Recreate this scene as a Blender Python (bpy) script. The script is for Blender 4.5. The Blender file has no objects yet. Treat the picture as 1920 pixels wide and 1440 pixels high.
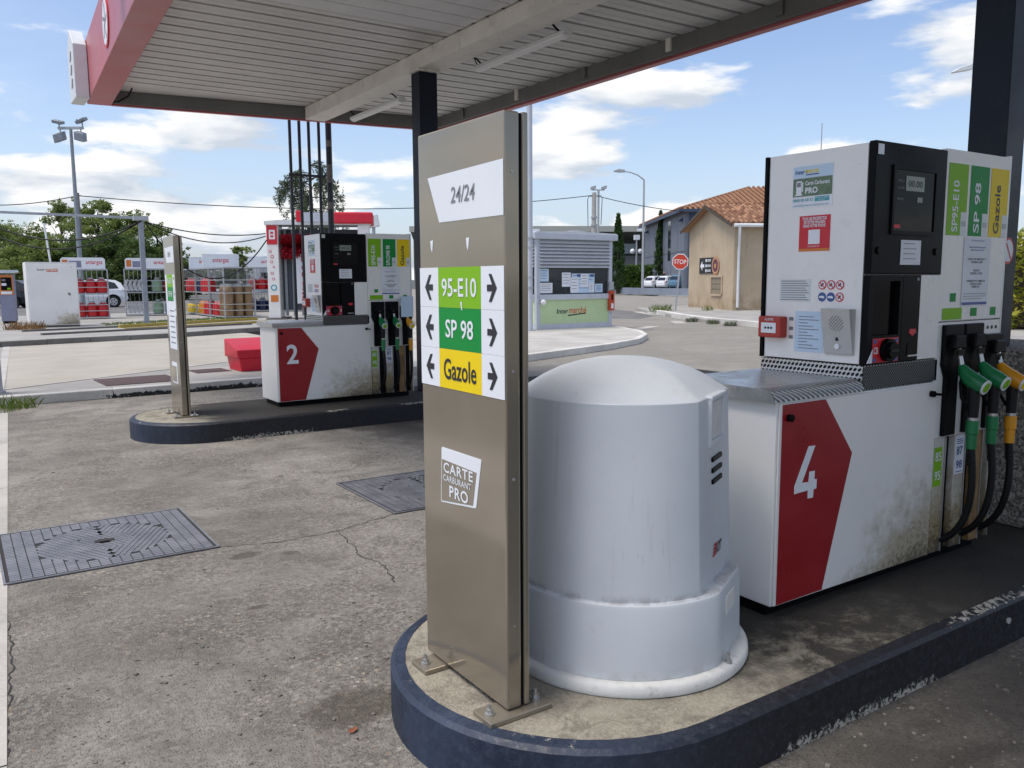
import bpy, math, random
from mathutils import Vector, Matrix, Euler
random.seed(7)
R_ = math.radians
scene = bpy.context.scene
COL = scene.collection

# ------------------------------------------------------------------ camera
CAM = Vector((0.0, 0.0, 1.6))
FPX = 1560.0
RM = Matrix(((0.82965164, 0.07413304, -0.55333756),
             (-0.55825413, 0.10035917, -0.82357778),
             (-0.00552183, 0.99218563, 0.12464823)))
cam_d = bpy.data.cameras.new('camera')
cam = bpy.data.objects.new('camera', cam_d)
COL.objects.link(cam)
cam_d.sensor_width = 36.0
cam_d.sensor_fit = 'HORIZONTAL'
cam_d.lens = 36.0 * FPX / 1920.0
cam_d.clip_start = 0.05
cam_d.clip_end = 5000.0
cam.matrix_world = Matrix.Translation(CAM) @ RM.to_4x4()
scene.camera = cam

def at(px, py, depth):
    """point seen at a photo pixel, at a distance along the view axis"""
    d = RM @ Vector((px - 960.0, -(py - 720.0), -FPX))
    return CAM + d * (depth / FPX)

# ------------------------------------------------------------------ light
SKYMUL = (1.22, 1.20, 1.27, 1)
SUN_EL, SUN_AZ = R_(67), R_(-80)          # azimuth measured from +Y towards +X
scene.view_settings.view_transform = 'Standard'
scene.view_settings.look = 'None'
scene.view_settings.exposure = 0.72
scene.view_settings.gamma = 1.0
scene.view_settings.use_curve_mapping = False

world = bpy.data.worlds.new('World')
scene.world = world
world.use_nodes = True
nt = world.node_tree
nt.nodes.clear()
def wn(t, **kw):
    n = nt.nodes.new(t)
    for k, v in kw.items():
        setattr(n, k, v)
    return n
def wl(a, b):
    nt.links.new(a, b)
def wmath(op, a, b=None, c=None, clamp=False):
    n = wn('ShaderNodeMath', operation=op)
    n.use_clamp = clamp
    for i, v in enumerate((a, b, c)):
        if v is None:
            continue
        if isinstance(v, (int, float)):
            n.inputs[i].default_value = v
        else:
            wl(v, n.inputs[i])
    return n.outputs[0]
w_out = wn('ShaderNodeOutputWorld')
w_bg = wn('ShaderNodeBackground')
w_bg.inputs['Strength'].default_value = 0.092
sky = wn('ShaderNodeTexSky', sky_type='NISHITA')
sky.sun_disc = False
sky.sun_elevation = SUN_EL
sky.sun_rotation = SUN_AZ
sky.air_density = 1.0
sky.dust_density = 1.6
sky.ozone_density = 1.5
tc = wn('ShaderNodeTexCoord')
sep = wn('ShaderNodeSeparateXYZ')
wl(tc.outputs['Generated'], sep.inputs[0])
zc = wmath('MAXIMUM', sep.outputs[2], 0.0)
den = wmath('ADD', zc, 0.30)
u = wmath('DIVIDE', sep.outputs[0], den)
v = wmath('DIVIDE', sep.outputs[1], den)
zz = wmath('MULTIPLY', zc, 6.0)
def cloud_noise(dz, scale, detail, rough, dx=0.0):
    c = wn('ShaderNodeCombineXYZ')
    wl(wmath('ADD', u, dx), c.inputs[0]); wl(v, c.inputs[1])
    wl(wmath('ADD', zz, dz), c.inputs[2])
    n = wn('ShaderNodeTexNoise')
    n.inputs['Scale'].default_value = scale
    n.inputs['Detail'].default_value = detail
    n.inputs['Roughness'].default_value = rough
    n.inputs['Distortion'].default_value = 0.1
    wl(c.outputs[0], n.inputs['Vector'])
    return n.outputs['Fac']
OFF_A = 27.0
n1 = cloud_noise(OFF_A, 2.1, 8.0, 0.52)
n2 = cloud_noise(OFF_A + 0.14, 2.1, 8.0, 0.52, -0.05)
nw = cloud_noise(14.0, 0.5, 5.0, 0.55)
def wramp(x, a, b):
    n = wn('ShaderNodeMapRange', interpolation_type='SMOOTHSTEP')
    wl(x, n.inputs[0])
    n.inputs[1].default_value = a
    n.inputs[2].default_value = b
    return n.outputs[0]
# cumulus bodies with firm edges, plus a faint veil
big = cloud_noise(OFF_A + 3.0, 0.42, 2.0, 0.5)
n1b = wmath('ADD', n1, wmath('MULTIPLY', wmath('SUBTRACT', big, 0.5), 0.22))
cum = wramp(n1b, 0.495, 0.580)
veil = wmath('MULTIPLY', wramp(nw, 0.45, 0.80), 0.18)
mask = wmath('MAXIMUM', cum, veil)
lit = wmath('MULTIPLY_ADD', wmath('SUBTRACT', n1, n2), 6.5, 0.56, clamp=True)
core = wramp(n1, 0.60, 0.78)
lit = wmath('SUBTRACT', lit, wmath('MULTIPLY', core, 0.18), clamp=True)
cmix = wn('ShaderNodeMix', data_type='RGBA')
cmix.inputs[6].default_value = (4.1, 4.55, 5.2, 1)
cmix.inputs[7].default_value = (7.0, 7.0, 7.0, 1)
wl(lit, cmix.inputs[0])
# pale air low on the horizon
hz = wmath('SUBTRACT', 1.0, wramp(zc, 0.0, 0.25))
hmix = wn('ShaderNodeMix', data_type='RGBA')
wl(wmath('MULTIPLY', hz, 0.45), hmix.inputs[0])
skm = wn('ShaderNodeMix', data_type='RGBA', blend_type='MULTIPLY')
skm.inputs[0].default_value = 1.0
wl(sky.outputs[0], skm.inputs[6])
skm.inputs[7].default_value = SKYMUL
wl(skm.outputs[2], hmix.inputs[6])
hmix.inputs[7].default_value = (4.3, 5.1, 6.3, 1)
fmix = wn('ShaderNodeMix', data_type='RGBA')
wl(mask, fmix.inputs[0])
wl(hmix.outputs[2], fmix.inputs[6])
wl(cmix.outputs[2], fmix.inputs[7])
wl(fmix.outputs[2], w_bg.inputs[0])
wl(w_bg.outputs[0], w_out.inputs[0])

sun_d = bpy.data.lights.new('sun', 'SUN')
sun_d.energy = 1.7
sun_d.angle = R_(26.0)
sun_d.color = (1.0, 0.93, 0.83)
sun = bpy.data.objects.new('sun', sun_d)
COL.objects.link(sun)
sdir = Vector((math.sin(SUN_AZ) * math.cos(SUN_EL), math.cos(SUN_AZ) * math.cos(SUN_EL), math.sin(SUN_EL)))
sun.rotation_euler = sdir.to_track_quat('Z', 'Y').to_euler()
sun.location = (0, 0, 30)

# ------------------------------------------------------------------ object helpers
def tag(o, label=None, cat=None, group=None, kind=None):
    if label: o['label'] = label
    if cat: o['category'] = cat
    if group: o['group'] = group
    if kind: o['kind'] = kind
    return o

def thing(name, label, cat, loc=(0, 0, 0), rz=0.0, group=None):
    o = bpy.data.objects.new(name, None)
    o.empty_display_size = 0.2
    COL.objects.link(o)
    o.location = loc
    o.rotation_euler = (0, 0, rz)
    return tag(o, label, cat, group)

def copy_tree(o, parent=None):
    c = o.copy()
    COL.objects.link(c)
    c.parent = parent
    for ch in list(o.children):
        copy_tree(ch, c)
    return c

class MB:
    def __init__(s):
        s.v = []; s.f = []; s.m = []; s.cm = 0
    def mat(s, i):
        s.cm = i; return s
    def add(s, vs, fs):
        b = len(s.v)
        s.v += [tuple(p) for p in vs]
        for f in fs:
            s.f.append([b + i for i in f]); s.m.append(s.cm)
        return s
    def box(s, x0, x1, y0, y1, z0, z1):
        vs = [(x0,y0,z0),(x1,y0,z0),(x1,y1,z0),(x0,y1,z0),(x0,y0,z1),(x1,y0,z1),(x1,y1,z1),(x0,y1,z1)]
        return s.add(vs, [(0,3,2,1),(4,5,6,7),(0,1,5,4),(1,2,6,5),(2,3,7,6),(3,0,4,7)])
    def obox(s, c, ax, ay, az):
        """box from centre and three half-axis vectors"""
        c, ax, ay, az = Vector(c), Vector(ax), Vector(ay), Vector(az)
        vs = [c+sx*ax+sy*ay+sz*az for sz in (-1,1) for sx,sy in ((-1,-1),(1,-1),(1,1),(-1,1))]
        return s.add(vs, [(0,3,2,1),(4,5,6,7),(0,1,5,4),(1,2,6,5),(2,3,7,6),(3,0,4,7)])
    def bar(s, p, q, w, h=None):
        p, q = Vector(p), Vector(q); h = h or w
        d = (q-p).normalized()
        up = Vector((0,0,1)) if abs(d.z) < .95 else Vector((0,1,0))
        a = d.cross(up).normalized(); b = a.cross(d).normalized()
        return s.obox((p+q)/2, (q-p)/2, a*(w/2), b*(h/2))
    def tube(s, pts, r, n=8, cap=True):
        pts = [Vector(p) for p in pts]
        rs = r if isinstance(r, (list, tuple)) else [r]*len(pts)
        base = len(s.v); ref = None
        for i, p in enumerate(pts):
            d = (pts[min(i+1,len(pts)-1)] - pts[max(i-1,0)]).normalized()
            if ref is None:
                ref = Vector((0,0,1)) if abs(d.z) < .9 else Vector((1,0,0))
            a = d.cross(ref).normalized(); b = a.cross(d).normalized(); ref = b
            for k in range(n):
                t = 2*math.pi*k/n
                s.v.append(tuple(p + (a*math.cos(t)+b*math.sin(t))*rs[i]))
        for i in range(len(pts)-1):
            for k in range(n):
                k2 = (k+1) % n
                s.f.append([base+i*n+k, base+(i+1)*n+k, base+(i+1)*n+k2, base+i*n+k2]); s.m.append(s.cm)
        if cap:
            s.f.append([base+k for k in range(n)]); s.m.append(s.cm)
            s.f.append([base+(len(pts)-1)*n+k for k in range(n-1,-1,-1)]); s.m.append(s.cm)
        return s
    def cyl(s, p, q, r, n=12, r2=None):
        return s.tube([p, q], [r, r if r2 is None else r2], n)
    def lathe(s, prof, n=24, c=(0,0,0), rfun=None):
        """profile of (r,z) around a vertical axis at c"""
        base = len(s.v)
        for (r, z) in prof:
            for k in range(n):
                t = 2*math.pi*k/n
                rr = rfun(r, t, z) if rfun else r
                s.v.append((c[0]+rr*math.cos(t), c[1]+rr*math.sin(t), c[2]+z))
        for i in range(len(prof)-1):
            for k in range(n):
                k2 = (k+1) % n
                s.f.append([base+i*n+k, base+i*n+k2, base+(i+1)*n+k2, base+(i+1)*n+k]); s.m.append(s.cm)
        s.f.append([base+k for k in range(n-1,-1,-1)]); s.m.append(s.cm)
        s.f.append([base+(len(prof)-1)*n+k for k in range(n)]); s.m.append(s.cm)
        return s
    def prism(s, poly, fn, a, b):
        """extrude a 2-D polygon; fn(u,v,t) gives the 3-D point"""
        n = len(poly)
        vs = [fn(u, v, a) for u, v in poly] + [fn(u, v, b) for u, v in poly]
        fs = [list(range(n-1,-1,-1)), list(range(n, 2*n))]
        fs += [[i, (i+1)%n, n+(i+1)%n, n+i] for i in range(n)]
        return s.add(vs, fs)
    def quad(s, a, b, c, d):
        return s.add([a,b,c,d], [(0,1,2,3)])
    def ball(s, c, r, n=12, sz=1.0):
        prof = [(r*math.sin(math.pi*i/(n//2))+1e-5, -r*sz*math.cos(math.pi*i/(n//2))) for i in range(n//2+1)]
        return s.lathe(prof, n, c)
    def mesh(s, name, mats, smooth=False, fix=True):
        me = bpy.data.meshes.new(name)
        me.from_pydata(s.v, [], s.f)
        for m in (mats if isinstance(mats, (list, tuple)) else [mats]):
            me.materials.append(m)
        me.polygons.foreach_set('material_index', s.m)
        if fix:
            import bmesh
            bm = bmesh.new(); bm.from_mesh(me)
            bmesh.ops.recalc_face_normals(bm, faces=bm.faces)
            bm.to_mesh(me); bm.free()
        if smooth is not False:
            me.polygons.foreach_set('use_smooth', [True]*len(me.polygons))
            me.set_sharp_from_angle(angle=R_(40 if smooth is True else smooth))
        me.update()
        return me
    def build(s, name, mats, parent=None, smooth=False, bevel=0, fix=True):
        o = bpy.data.objects.new(name, s.mesh(name, mats, smooth, fix))
        COL.objects.link(o)
        if parent: o.parent = parent
        if bevel:
            b = o.modifiers.new('bevel', 'BEVEL'); b.width = bevel; b.segments = 2
            b.limit_method = 'ANGLE'; b.angle_limit = R_(40); b.harden_normals = False
        return o

def inst(mesh, name, parent=None, loc=(0,0,0), rot=(0,0,0), scale=(1,1,1)):
    o = bpy.data.objects.new(name, mesh)
    COL.objects.link(o)
    if parent: o.parent = parent
    o.location = loc; o.rotation_euler = rot; o.scale = scale
    return o

FACE_Y = (R_(90), 0, 0)              # reads from -Y
FACE_X = (R_(90), 0, R_(-90))        # reads from -X
def text(name, body, size, mat, parent, loc, rot=FACE_Y, align='CENTER', bold=0.0, wide=1.0, shear=0.0, line=1.0, gap=1.0, fit=None, res=3):
    """flat printed lettering as a thin mesh; fit = (width, height) box to fill"""
    cu = bpy.data.curves.new(name, 'FONT')
    cu.body = body; cu.size = 1.0; cu.align_x = align; cu.align_y = 'CENTER'
    cu.offset = bold; cu.shear = shear; cu.space_line = line; cu.space_character = gap
    cu.resolution_u = res; cu.extrude = 0.0
    tmp = bpy.data.objects.new('tmp', cu)
    COL.objects.link(tmp)
    bpy.context.view_layer.update()
    me = bpy.data.meshes.new_from_object(tmp.evaluated_get(bpy.context.evaluated_depsgraph_get()))
    bpy.data.objects.remove(tmp); bpy.data.curves.remove(cu)
    xs = [v.co.x for v in me.vertices]; ys = [v.co.y for v in me.vertices]
    if xs:
        cx, cy = (min(xs)+max(xs))/2, (min(ys)+max(ys))/2
        w, h = max(xs)-min(xs), max(ys)-min(ys)
        if fit:
            sx = fit[0]/w if fit[0] else fit[1]/h
            sy = fit[1]/h if fit[1] else sx
        else:
            sx, sy = size*wide, size
        for v in me.vertices:
            ox = cx if (align == 'CENTER' or fit) else 0
            v.co = ((v.co.x-ox)*sx, (v.co.y-cy)*sy, 0)
    me.materials.clear(); me.materials.append(mat)
    o = bpy.data.objects.new(name, me)
    COL.objects.link(o)
    o.parent = parent; o.location = loc; o.rotation_euler = rot
    return o

# ------------------------------------------------------------------ material helpers
class NT:
    def __init__(s, name):
        s.m = bpy.data.materials.new(name); s.m.use_nodes = True
        s.t = s.m.node_tree; s.b = s.t.nodes['Principled BSDF']
    def n(s, t, **kw):
        x = s.t.nodes.new(t)
        for k, v in kw.items(): setattr(x, k, v)
        return x
    def l(s, a, b): s.t.links.new(a, b)
    def put(s, inp, v):
        if isinstance(v, (int, float)): inp.default_value = v
        elif isinstance(v, (tuple, list)): inp.default_value = tuple(v) if len(inp.default_value) == len(v) else tuple(v)+(1.0,)
        else: s.l(v, inp)
    def pos(s, local=False, scale=None):
        if local: o = s.n('ShaderNodeTexCoord').outputs['Object']
        else: o = s.n('ShaderNodeNewGeometry').outputs['Position']
        if scale:
            x = s.n('ShaderNodeVectorMath', operation='MULTIPLY'); s.l(o, x.inputs[0]); x.inputs[1].default_value = scale
            o = x.outputs[0]
        return o
    def xyz(s, vec):
        x = s.n('ShaderNodeSeparateXYZ'); s.l(vec, x.inputs[0]); return x.outputs
    def noise(s, vec, scale, detail=4, rough=.55, dist=0.0):
        x = s.n('ShaderNodeTexNoise'); s.l(vec, x.inputs['Vector'])
        x.inputs['Scale'].default_value = scale; x.inputs['Detail'].default_value = detail
        x.inputs['Roughness'].default_value = rough; x.inputs['Distortion'].default_value = dist
        return x.outputs['Fac']
    def vor(s, vec, scale, feature='F1', out='Distance'):
        x = s.n('ShaderNodeTexVoronoi', feature=feature); s.l(vec, x.inputs['Vector'])
        x.inputs['Scale'].default_value = scale
        return x.outputs[out]
    def ramp(s, f, a, b, lo=0.0, hi=1.0, smooth=True):
        x = s.n('ShaderNodeMapRange', interpolation_type='SMOOTHSTEP' if smooth else 'LINEAR')
        s.put(x.inputs[0], f); s.put(x.inputs[1], a); s.put(x.inputs[2], b)
        x.inputs[3].default_value = lo; x.inputs[4].default_value = hi
        return x.outputs[0]
    def math(s, op, a, b=0.0, clamp=False):
        x = s.n('ShaderNodeMath', operation=op); x.use_clamp = clamp
        s.put(x.inputs[0], a); s.put(x.inputs[1], b); return x.outputs[0]
    def mix(s, f, a, b, mode='MIX'):
        x = s.n('ShaderNodeMix', data_type='RGBA', blend_type=mode)
        s.put(x.inputs[0], f); s.put(x.inputs[6], a); s.put(x.inputs[7], b)
        return x.outputs[2]
    def bump(s, h, strength=.3, dist=.01):
        x = s.n('ShaderNodeBump'); x.inputs['Strength'].default_value = strength
        x.inputs['Distance'].default_value = dist; s.l(h, x.inputs['Height'])
        s.l(x.outputs[0], s.b.inputs['Normal'])
    def done(s, col=None, rough=None, metal=None, spec=None):
        if col is not None: s.put(s.b.inputs['Base Color'], col)
        if rough is not None: s.put(s.b.inputs['Roughness'], rough)
        if metal is not None: s.put(s.b.inputs['Metallic'], metal)
        if spec is not None: s.put(s.b.inputs['Specular IOR Level'], spec)
        return s.m

def sc(c, k): return tuple(min(1.0, a*k) for a in c[:3])
def M(name, col, rough=.5, metal=0.0, var=.10, vs=4.0, grime=0.0, bump=0.0, bs=60.0, spec=.5):
    """painted / moulded surface with soft tone variation, fine grime and uneven gloss"""
    t = NT(name); p = t.pos()
    a = t.noise(p, vs, 5, .6)
    c = t.mix(t.ramp(a, .3, .7), sc(col, 1-var), sc(col, 1+var*.6))
    if grime:
        g = t.ramp(t.noise(p, vs*3.1, 8, .7, .4), .52, .78)
        c = t.mix(t.math('MULTIPLY', g, grime), c, (.10, .085, .065))
    if bump:
        t.bump(t.noise(p, bs, 4, .6), bump, .004)
    return t.done(c, t.ramp(a, .25, .75, max(.02, rough-.08), min(1, rough+.10)), metal, spec)
# ------------------------------------------------------------------ materials
def asphalt():
    t = NT('worn asphalt'); p = t.pos(); x = t.xyz(p)
    big = t.noise(p, .5, 5, .6, .3)
    mid = t.noise(p, 2.4, 7, .68, .6)
    grit = t.noise(p, 26, 8, .82)
    fine = t.noise(p, 110, 3, .7)
    c = t.mix(t.ramp(big, .34, .66), (.195, .182, .160), (.345, .326, .288))
    c = t.mix(t.math('MULTIPLY', t.ramp(mid, .47, .62), .62), c, (.135, .124, .110))
    c = t.mix(t.math('MULTIPLY', t.ramp(mid, .46, .30), .35), c, (.42, .40, .36))
    c = t.mix(t.math('MULTIPLY', t.ramp(grit, .50, .36), .60), c, (.105, .097, .086))
    c = t.mix(t.math('MULTIPLY', t.ramp(grit, .54, .70), .55), c, (.47, .45, .405))
    c = t.mix(t.ramp(fine, .45, .8, 0, .35), c, (.45, .43, .39))
    band = t.noise(t.pos(scale=(.55, 1.9, 1)), 1.1, 6, .62, .5)
    c = t.mix(t.math('MULTIPLY', t.ramp(band, .50, .68), .42), c, (.145, .132, .116))
    c = t.mix(t.math('MULTIPLY', t.ramp(band, .46, .28), .38), c, (.46, .435, .385))
    # exposed aggregate: pale and rusty stones
    ag = t.vor(p, 40.0); st = t.xyz(t.vor(p, 40.0, out='Color'))
    open_ = t.ramp(t.noise(p, 1.1, 4, .6), .40, .62)
    on = t.math('MULTIPLY', t.math('MULTIPLY', t.ramp(ag, .40, .28), t.ramp(st[0], .72, .80)), open_)
    c = t.mix(t.math('MULTIPLY', on, .85), c, t.mix(st[1], (.52, .48, .41), (.30, .20, .13)))
    ag2 = t.vor(p, 95.0); st2 = t.xyz(t.vor(p, 95.0, out='Color'))
    on2 = t.math('MULTIPLY', t.ramp(ag2, .40, .22), t.ramp(st2[0], .50, .60))
    c = t.mix(t.math('MULTIPLY', on2, .60), c, t.mix(st2[1], (.50, .48, .44), (.06, .055, .05)))
    cellv = t.xyz(t.vor(p, 62.0, out='Color'))[0]; cell2 = t.xyz(t.vor(p, 27.0, out='Color'))[1]
    c = t.mix(t.math('MULTIPLY', t.ramp(cellv, .55, 1.0, smooth=False), t.ramp(open_, 0, 1, .16, .46)), c, (.085, .078, .070))
    c = t.mix(t.math('MULTIPLY', t.ramp(cellv, .40, .0, smooth=False), t.ramp(open_, 0, 1, .12, .34)), c, (.50, .475, .42))
    c = t.mix(t.math('MULTIPLY', t.ramp(cell2, .7, 1.0, smooth=False), .16), c, (.13, .12, .105))
    # two rusty hollows and a drip
    for (sx, sy, rx, ry) in ((1.33, 4.80, .12, .075), (1.56, 4.70, .07, .04), (1.16, 3.98, .07, .03), (1.15, 2.80, .24, .17)):
        u_ = t.math('MULTIPLY', t.math('SUBTRACT', x[0], sx), 1/rx); v_ = t.math('MULTIPLY', t.math('SUBTRACT', x[1], sy), 1/ry)
        q = t.math('ADD', t.math('MULTIPLY', u_, u_), t.math('MULTIPLY', v_, v_))
        c = t.mix(t.math('MULTIPLY', t.ramp(t.math('ADD', q, t.math('MULTIPLY', grit, 1.2)), 1.5, .9), .62), c, (.085, .072, .052))
    # oil drips beside the pumps; canopy shade is also painted into the near lane
    oil1 = t.math('MULTIPLY', t.ramp(x[1], 6.6, 8.2), t.math('MULTIPLY', t.ramp(x[1], 8.9, 8.5), t.ramp(x[0], 2.4, 4.4)))
    oil_shade2 = t.math('MULTIPLY', t.ramp(x[1], 2.2, 1.3), t.ramp(x[0], 1.55, 2.5))
    om1 = t.math('MULTIPLY', oil1, t.ramp(t.noise(p, 1.6, 5, .6, .8), .36, .60, .0, .9))
    om2 = t.math('MULTIPLY', oil_shade2, t.ramp(t.noise(p, 1.9, 6, .65, .8), .26, .60, .50, .88))
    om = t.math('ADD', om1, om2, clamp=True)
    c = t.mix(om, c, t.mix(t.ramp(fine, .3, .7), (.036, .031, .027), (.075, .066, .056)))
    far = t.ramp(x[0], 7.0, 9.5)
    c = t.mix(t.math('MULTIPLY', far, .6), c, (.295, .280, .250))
    h = t.math('ADD', t.math('MULTIPLY', t.ramp(ag2, .0, .5), .5), grit)
    t.bump(h, .9, .014)
    return t.done(c, t.math('SUBTRACT', .93, t.math('MULTIPLY', om, .35)), 0, .3)

def concrete(name, a, b, crack=.0, speck=.35, stain=.4):
    t = NT(name); p = t.pos()
    big = t.noise(p, .9, 6, .62, .4); fine = t.noise(p, 60, 4, .7)
    c = t.mix(t.ramp(big, .3, .7), a, b)
    c = t.mix(t.math('MULTIPLY', t.ramp(t.noise(p, 5.5, 7, .7, .6), .52, .75), stain), c, sc(a, .45))
    c = t.mix(t.ramp(fine, .4, .75, 0, speck), c, sc(b, 1.35))
    t.bump(fine, .35, .004)
    return t.done(c, .9, 0, .25)

def island_top():
    """sand-coloured screed at the nose, blackened by fuel around the pumps"""
    t = NT('island screed'); p = t.pos(); x = t.xyz(p)
    fine = t.noise(p, 70, 4, .75)
    c = t.mix(t.ramp(t.noise(p, 4, 6, .65, .3), .3, .7), (.225, .205, .160), (.345, .318, .252))
    c = t.mix(t.ramp(fine, .38, .72, 0, .5), c, (.47, .45, .385))
    dk = t.ramp(t.noise(p, 7, 8, .75, .6), .47, .64)
    c = t.mix(t.math('MULTIPLY', dk, .62), c, (.12, .106, .085))
    wob = t.math('MULTIPLY', t.math('SUBTRACT', t.noise(p, 2.2, 5, .6), .5), 1.1)
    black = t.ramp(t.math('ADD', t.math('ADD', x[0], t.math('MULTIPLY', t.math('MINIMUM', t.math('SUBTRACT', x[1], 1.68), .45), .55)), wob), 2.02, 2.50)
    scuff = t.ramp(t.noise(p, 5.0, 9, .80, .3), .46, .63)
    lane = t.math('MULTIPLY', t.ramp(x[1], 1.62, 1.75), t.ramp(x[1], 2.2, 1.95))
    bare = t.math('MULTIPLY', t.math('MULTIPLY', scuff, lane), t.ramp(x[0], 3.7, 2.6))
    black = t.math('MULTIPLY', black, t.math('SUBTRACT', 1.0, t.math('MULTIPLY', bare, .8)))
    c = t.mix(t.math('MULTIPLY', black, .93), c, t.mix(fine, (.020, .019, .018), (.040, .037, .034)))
    t.bump(t.math('ADD', fine, t.vor(p, 110)), .6, .005)
    return t.done(c, .88, 0, .3)

def kerb_paint():
    """navy paint over concrete, chipped on the arris and along the foot"""
    t = NT('navy kerb paint'); p = t.pos(); x = t.xyz(p)
    n = t.noise(p, 34, 8, .78, .3); n2 = t.noise(p, 3.2, 6, .65, .5); n4 = t.noise(p, 2.3, 3, .5)
    c = t.mix(t.ramp(n2, .3, .7), (.009, .016, .034), (.027, .045, .088))
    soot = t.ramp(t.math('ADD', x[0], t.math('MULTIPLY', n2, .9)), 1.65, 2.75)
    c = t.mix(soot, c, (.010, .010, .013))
    c = t.mix(t.math('MULTIPLY', t.ramp(n, .45, .7), .22), c, (.10, .12, .16))
    top = t.math('MULTIPLY', t.ramp(x[2], .176, .198), t.math('ADD', t.ramp(n4, .46, .64), .25)); foot = t.ramp(x[2], .075, .015)
    run = t.math('MULTIPLY', t.ramp(x[0], 2.1, 2.3), t.ramp(x[0], 3.25, 3.1))
    e = t.math('ADD', t.math('MULTIPLY', top, .185), t.math('MULTIPLY', t.math('MULTIPLY', foot, run), .235))
    chip = t.ramp(t.math('ADD', n, e), .70, .76)
    c = t.mix(chip, c, (.46, .44, .38))
    patch = t.ramp(t.noise(p, 6.5, 8, .7, .6), .67, .71)
    c = t.mix(t.math('MULTIPLY', patch, .5), c, (.20, .22, .24))
    t.bump(t.math('SUBTRACT', t.noise(p, 90, 3, .6), chip), .4, .004)
    return t.done(c, t.ramp(n, .3, .7, .38, .7), 0, .45)

def kerb_white():
    t = NT('pale kerbstone'); p = t.pos(); x = t.xyz(p)
    n = t.noise(p, 14, 7, .75, .4)
    c = t.mix(t.ramp(t.noise(p, 1.2, 5, .6), .3, .7), (.42, .41, .385), (.58, .57, .54))
    c = t.mix(t.math('MULTIPLY', t.ramp(n, .5, .7), .35), c, (.16, .15, .14))
    foot = t.math('MULTIPLY', t.ramp(x[2], .12, .02), t.ramp(x[0], .8, 2.4))
    peel = t.ramp(t.math('ADD', n, t.math('MULTIPLY', foot, .35)), .68, .74)
    c = t.mix(peel, c, (.025, .026, .028))
    t.bump(n, .3, .006)
    return t.done(c, .85, 0, .3)

def dirty_white(name, base, y0=0.0, cx=.85, cz=.35, amount=.8):
    """enamel with diesel splash towards one lower corner (object coordinates)"""
    t = NT(name); p = t.pos(local=True); x = t.xyz(p); q = t.pos()
    n = t.noise(q, 9, 9, .80, .12); n3 = t.noise(q, 42, 6, .78, .1); n2 = t.noise(q, 2.0, 4, .5)
    c = t.mix(t.ramp(n2, .3, .7), sc(base, .93), base)
    corner = t.math('MULTIPLY', t.ramp(x[0], .25, 1.12), t.ramp(x[2], .80, .06))
    f = t.math('ADD', corner, t.math('MULTIPLY', t.ramp(x[2], .16, .03), .30))
    m = t.math('MULTIPLY', t.ramp(t.math('ADD', t.math('MULTIPLY', n, .9), t.math('MULTIPLY', f, .55)), .58, 1.0), amount)
    c = t.mix(m, c, (.30, .235, .115))
    blot = t.ramp(t.math('ADD', t.math('MULTIPLY', n3, .8), t.math('MULTIPLY', f, .42)), .74, .92)
    c = t.mix(t.math('MULTIPLY', blot, amount), c, (.075, .06, .038))
    c = t.mix(t.math('MULTIPLY', t.ramp(n3, .62, .74), .18), c, (.25, .23, .2))
    return t.done(c, t.ramp(m, 0, 1, .30, .65), 0, .5)

def leafmat(name, a, b, trans=.35):
    t = NT(name); p = t.pos()
    n = t.noise(p, 1.1, 3, .6); n2 = t.noise(p, 9.0, 2, .5)
    c = t.mix(t.ramp(t.math('ADD', t.math('MULTIPLY', n, .6), t.math('MULTIPLY', n2, .4)), .32, .68), a, b)
    t.done(c, .55, 0, .35)
    tr = t.n('ShaderNodeBsdfTranslucent'); t.l(c, tr.inputs[0])
    mx = t.n('ShaderNodeMixShader'); mx.inputs[0].default_value = trans
    o = t.t.nodes['Material Output']
    t.l(t.b.outputs[0], mx.inputs[1]); t.l(tr.outputs[0], mx.inputs[2]); t.l(mx.outputs[0], o.inputs[0])
    return t.m

def render_wall(name, a, b, stain):
    """weathered render: soft mottling and run-off streaks"""
    t = NT(name); p = t.pos(); q = t.pos(scale=(2.2, 2.2, .18))
    c = t.mix(t.ramp(t.noise(p, .7, 5, .6, .3), .3, .7), a, b)
    st = t.ramp(t.noise(q, 2.3, 7, .7, .5), .52, .78)
    c = t.mix(t.math('MULTIPLY', st, .40), c, stain)
    lo = t.math('MULTIPLY', t.ramp(t.xyz(p)[2], 1.3, .1), t.ramp(t.noise(p, 1.6, 6, .7), .35, .65))
    c = t.mix(t.math('MULTIPLY', lo, .55), c, (.20, .13, .06))
    t.bump(t.noise(p, 40, 4, .7), .35, .01)
    return t.done(c, .92, 0, .2)

def steel_plate():
    t = NT('brushed stainless'); p = t.pos(); q = t.pos(scale=(6, 160, 160))
    n = t.noise(q, 3, 3, .6); g = t.noise(p, 9, 6, .7, .4)
    c = t.mix(t.ramp(n, .3, .7), (.50, .50, .49), (.66, .66, .65))
    c = t.mix(t.math('MULTIPLY', t.ramp(g, .5, .75), .4), c, (.25, .24, .21))
    return t.done(c, t.ramp(g, .3, .7, .24, .46), 1.0, .5)

def totem_paint():
    t = NT('taupe metallic lacquer'); p = t.pos(); n = t.noise(p, 2.2, 5, .6, .4)
    c = t.mix(t.ramp(n, .3, .7), (.285, .250, .195), (.312, .276, .218))
    s = t.ramp(t.noise(t.pos(scale=(1, 1, 6)), 14, 6, .75, 1.0), .66, .76)
    c = t.mix(t.math('MULTIPLY', s, .06), c, (.36, .33, .28))
    return t.done(c, t.ramp(n, .3, .7, .09, .14), .50, .5)

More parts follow.
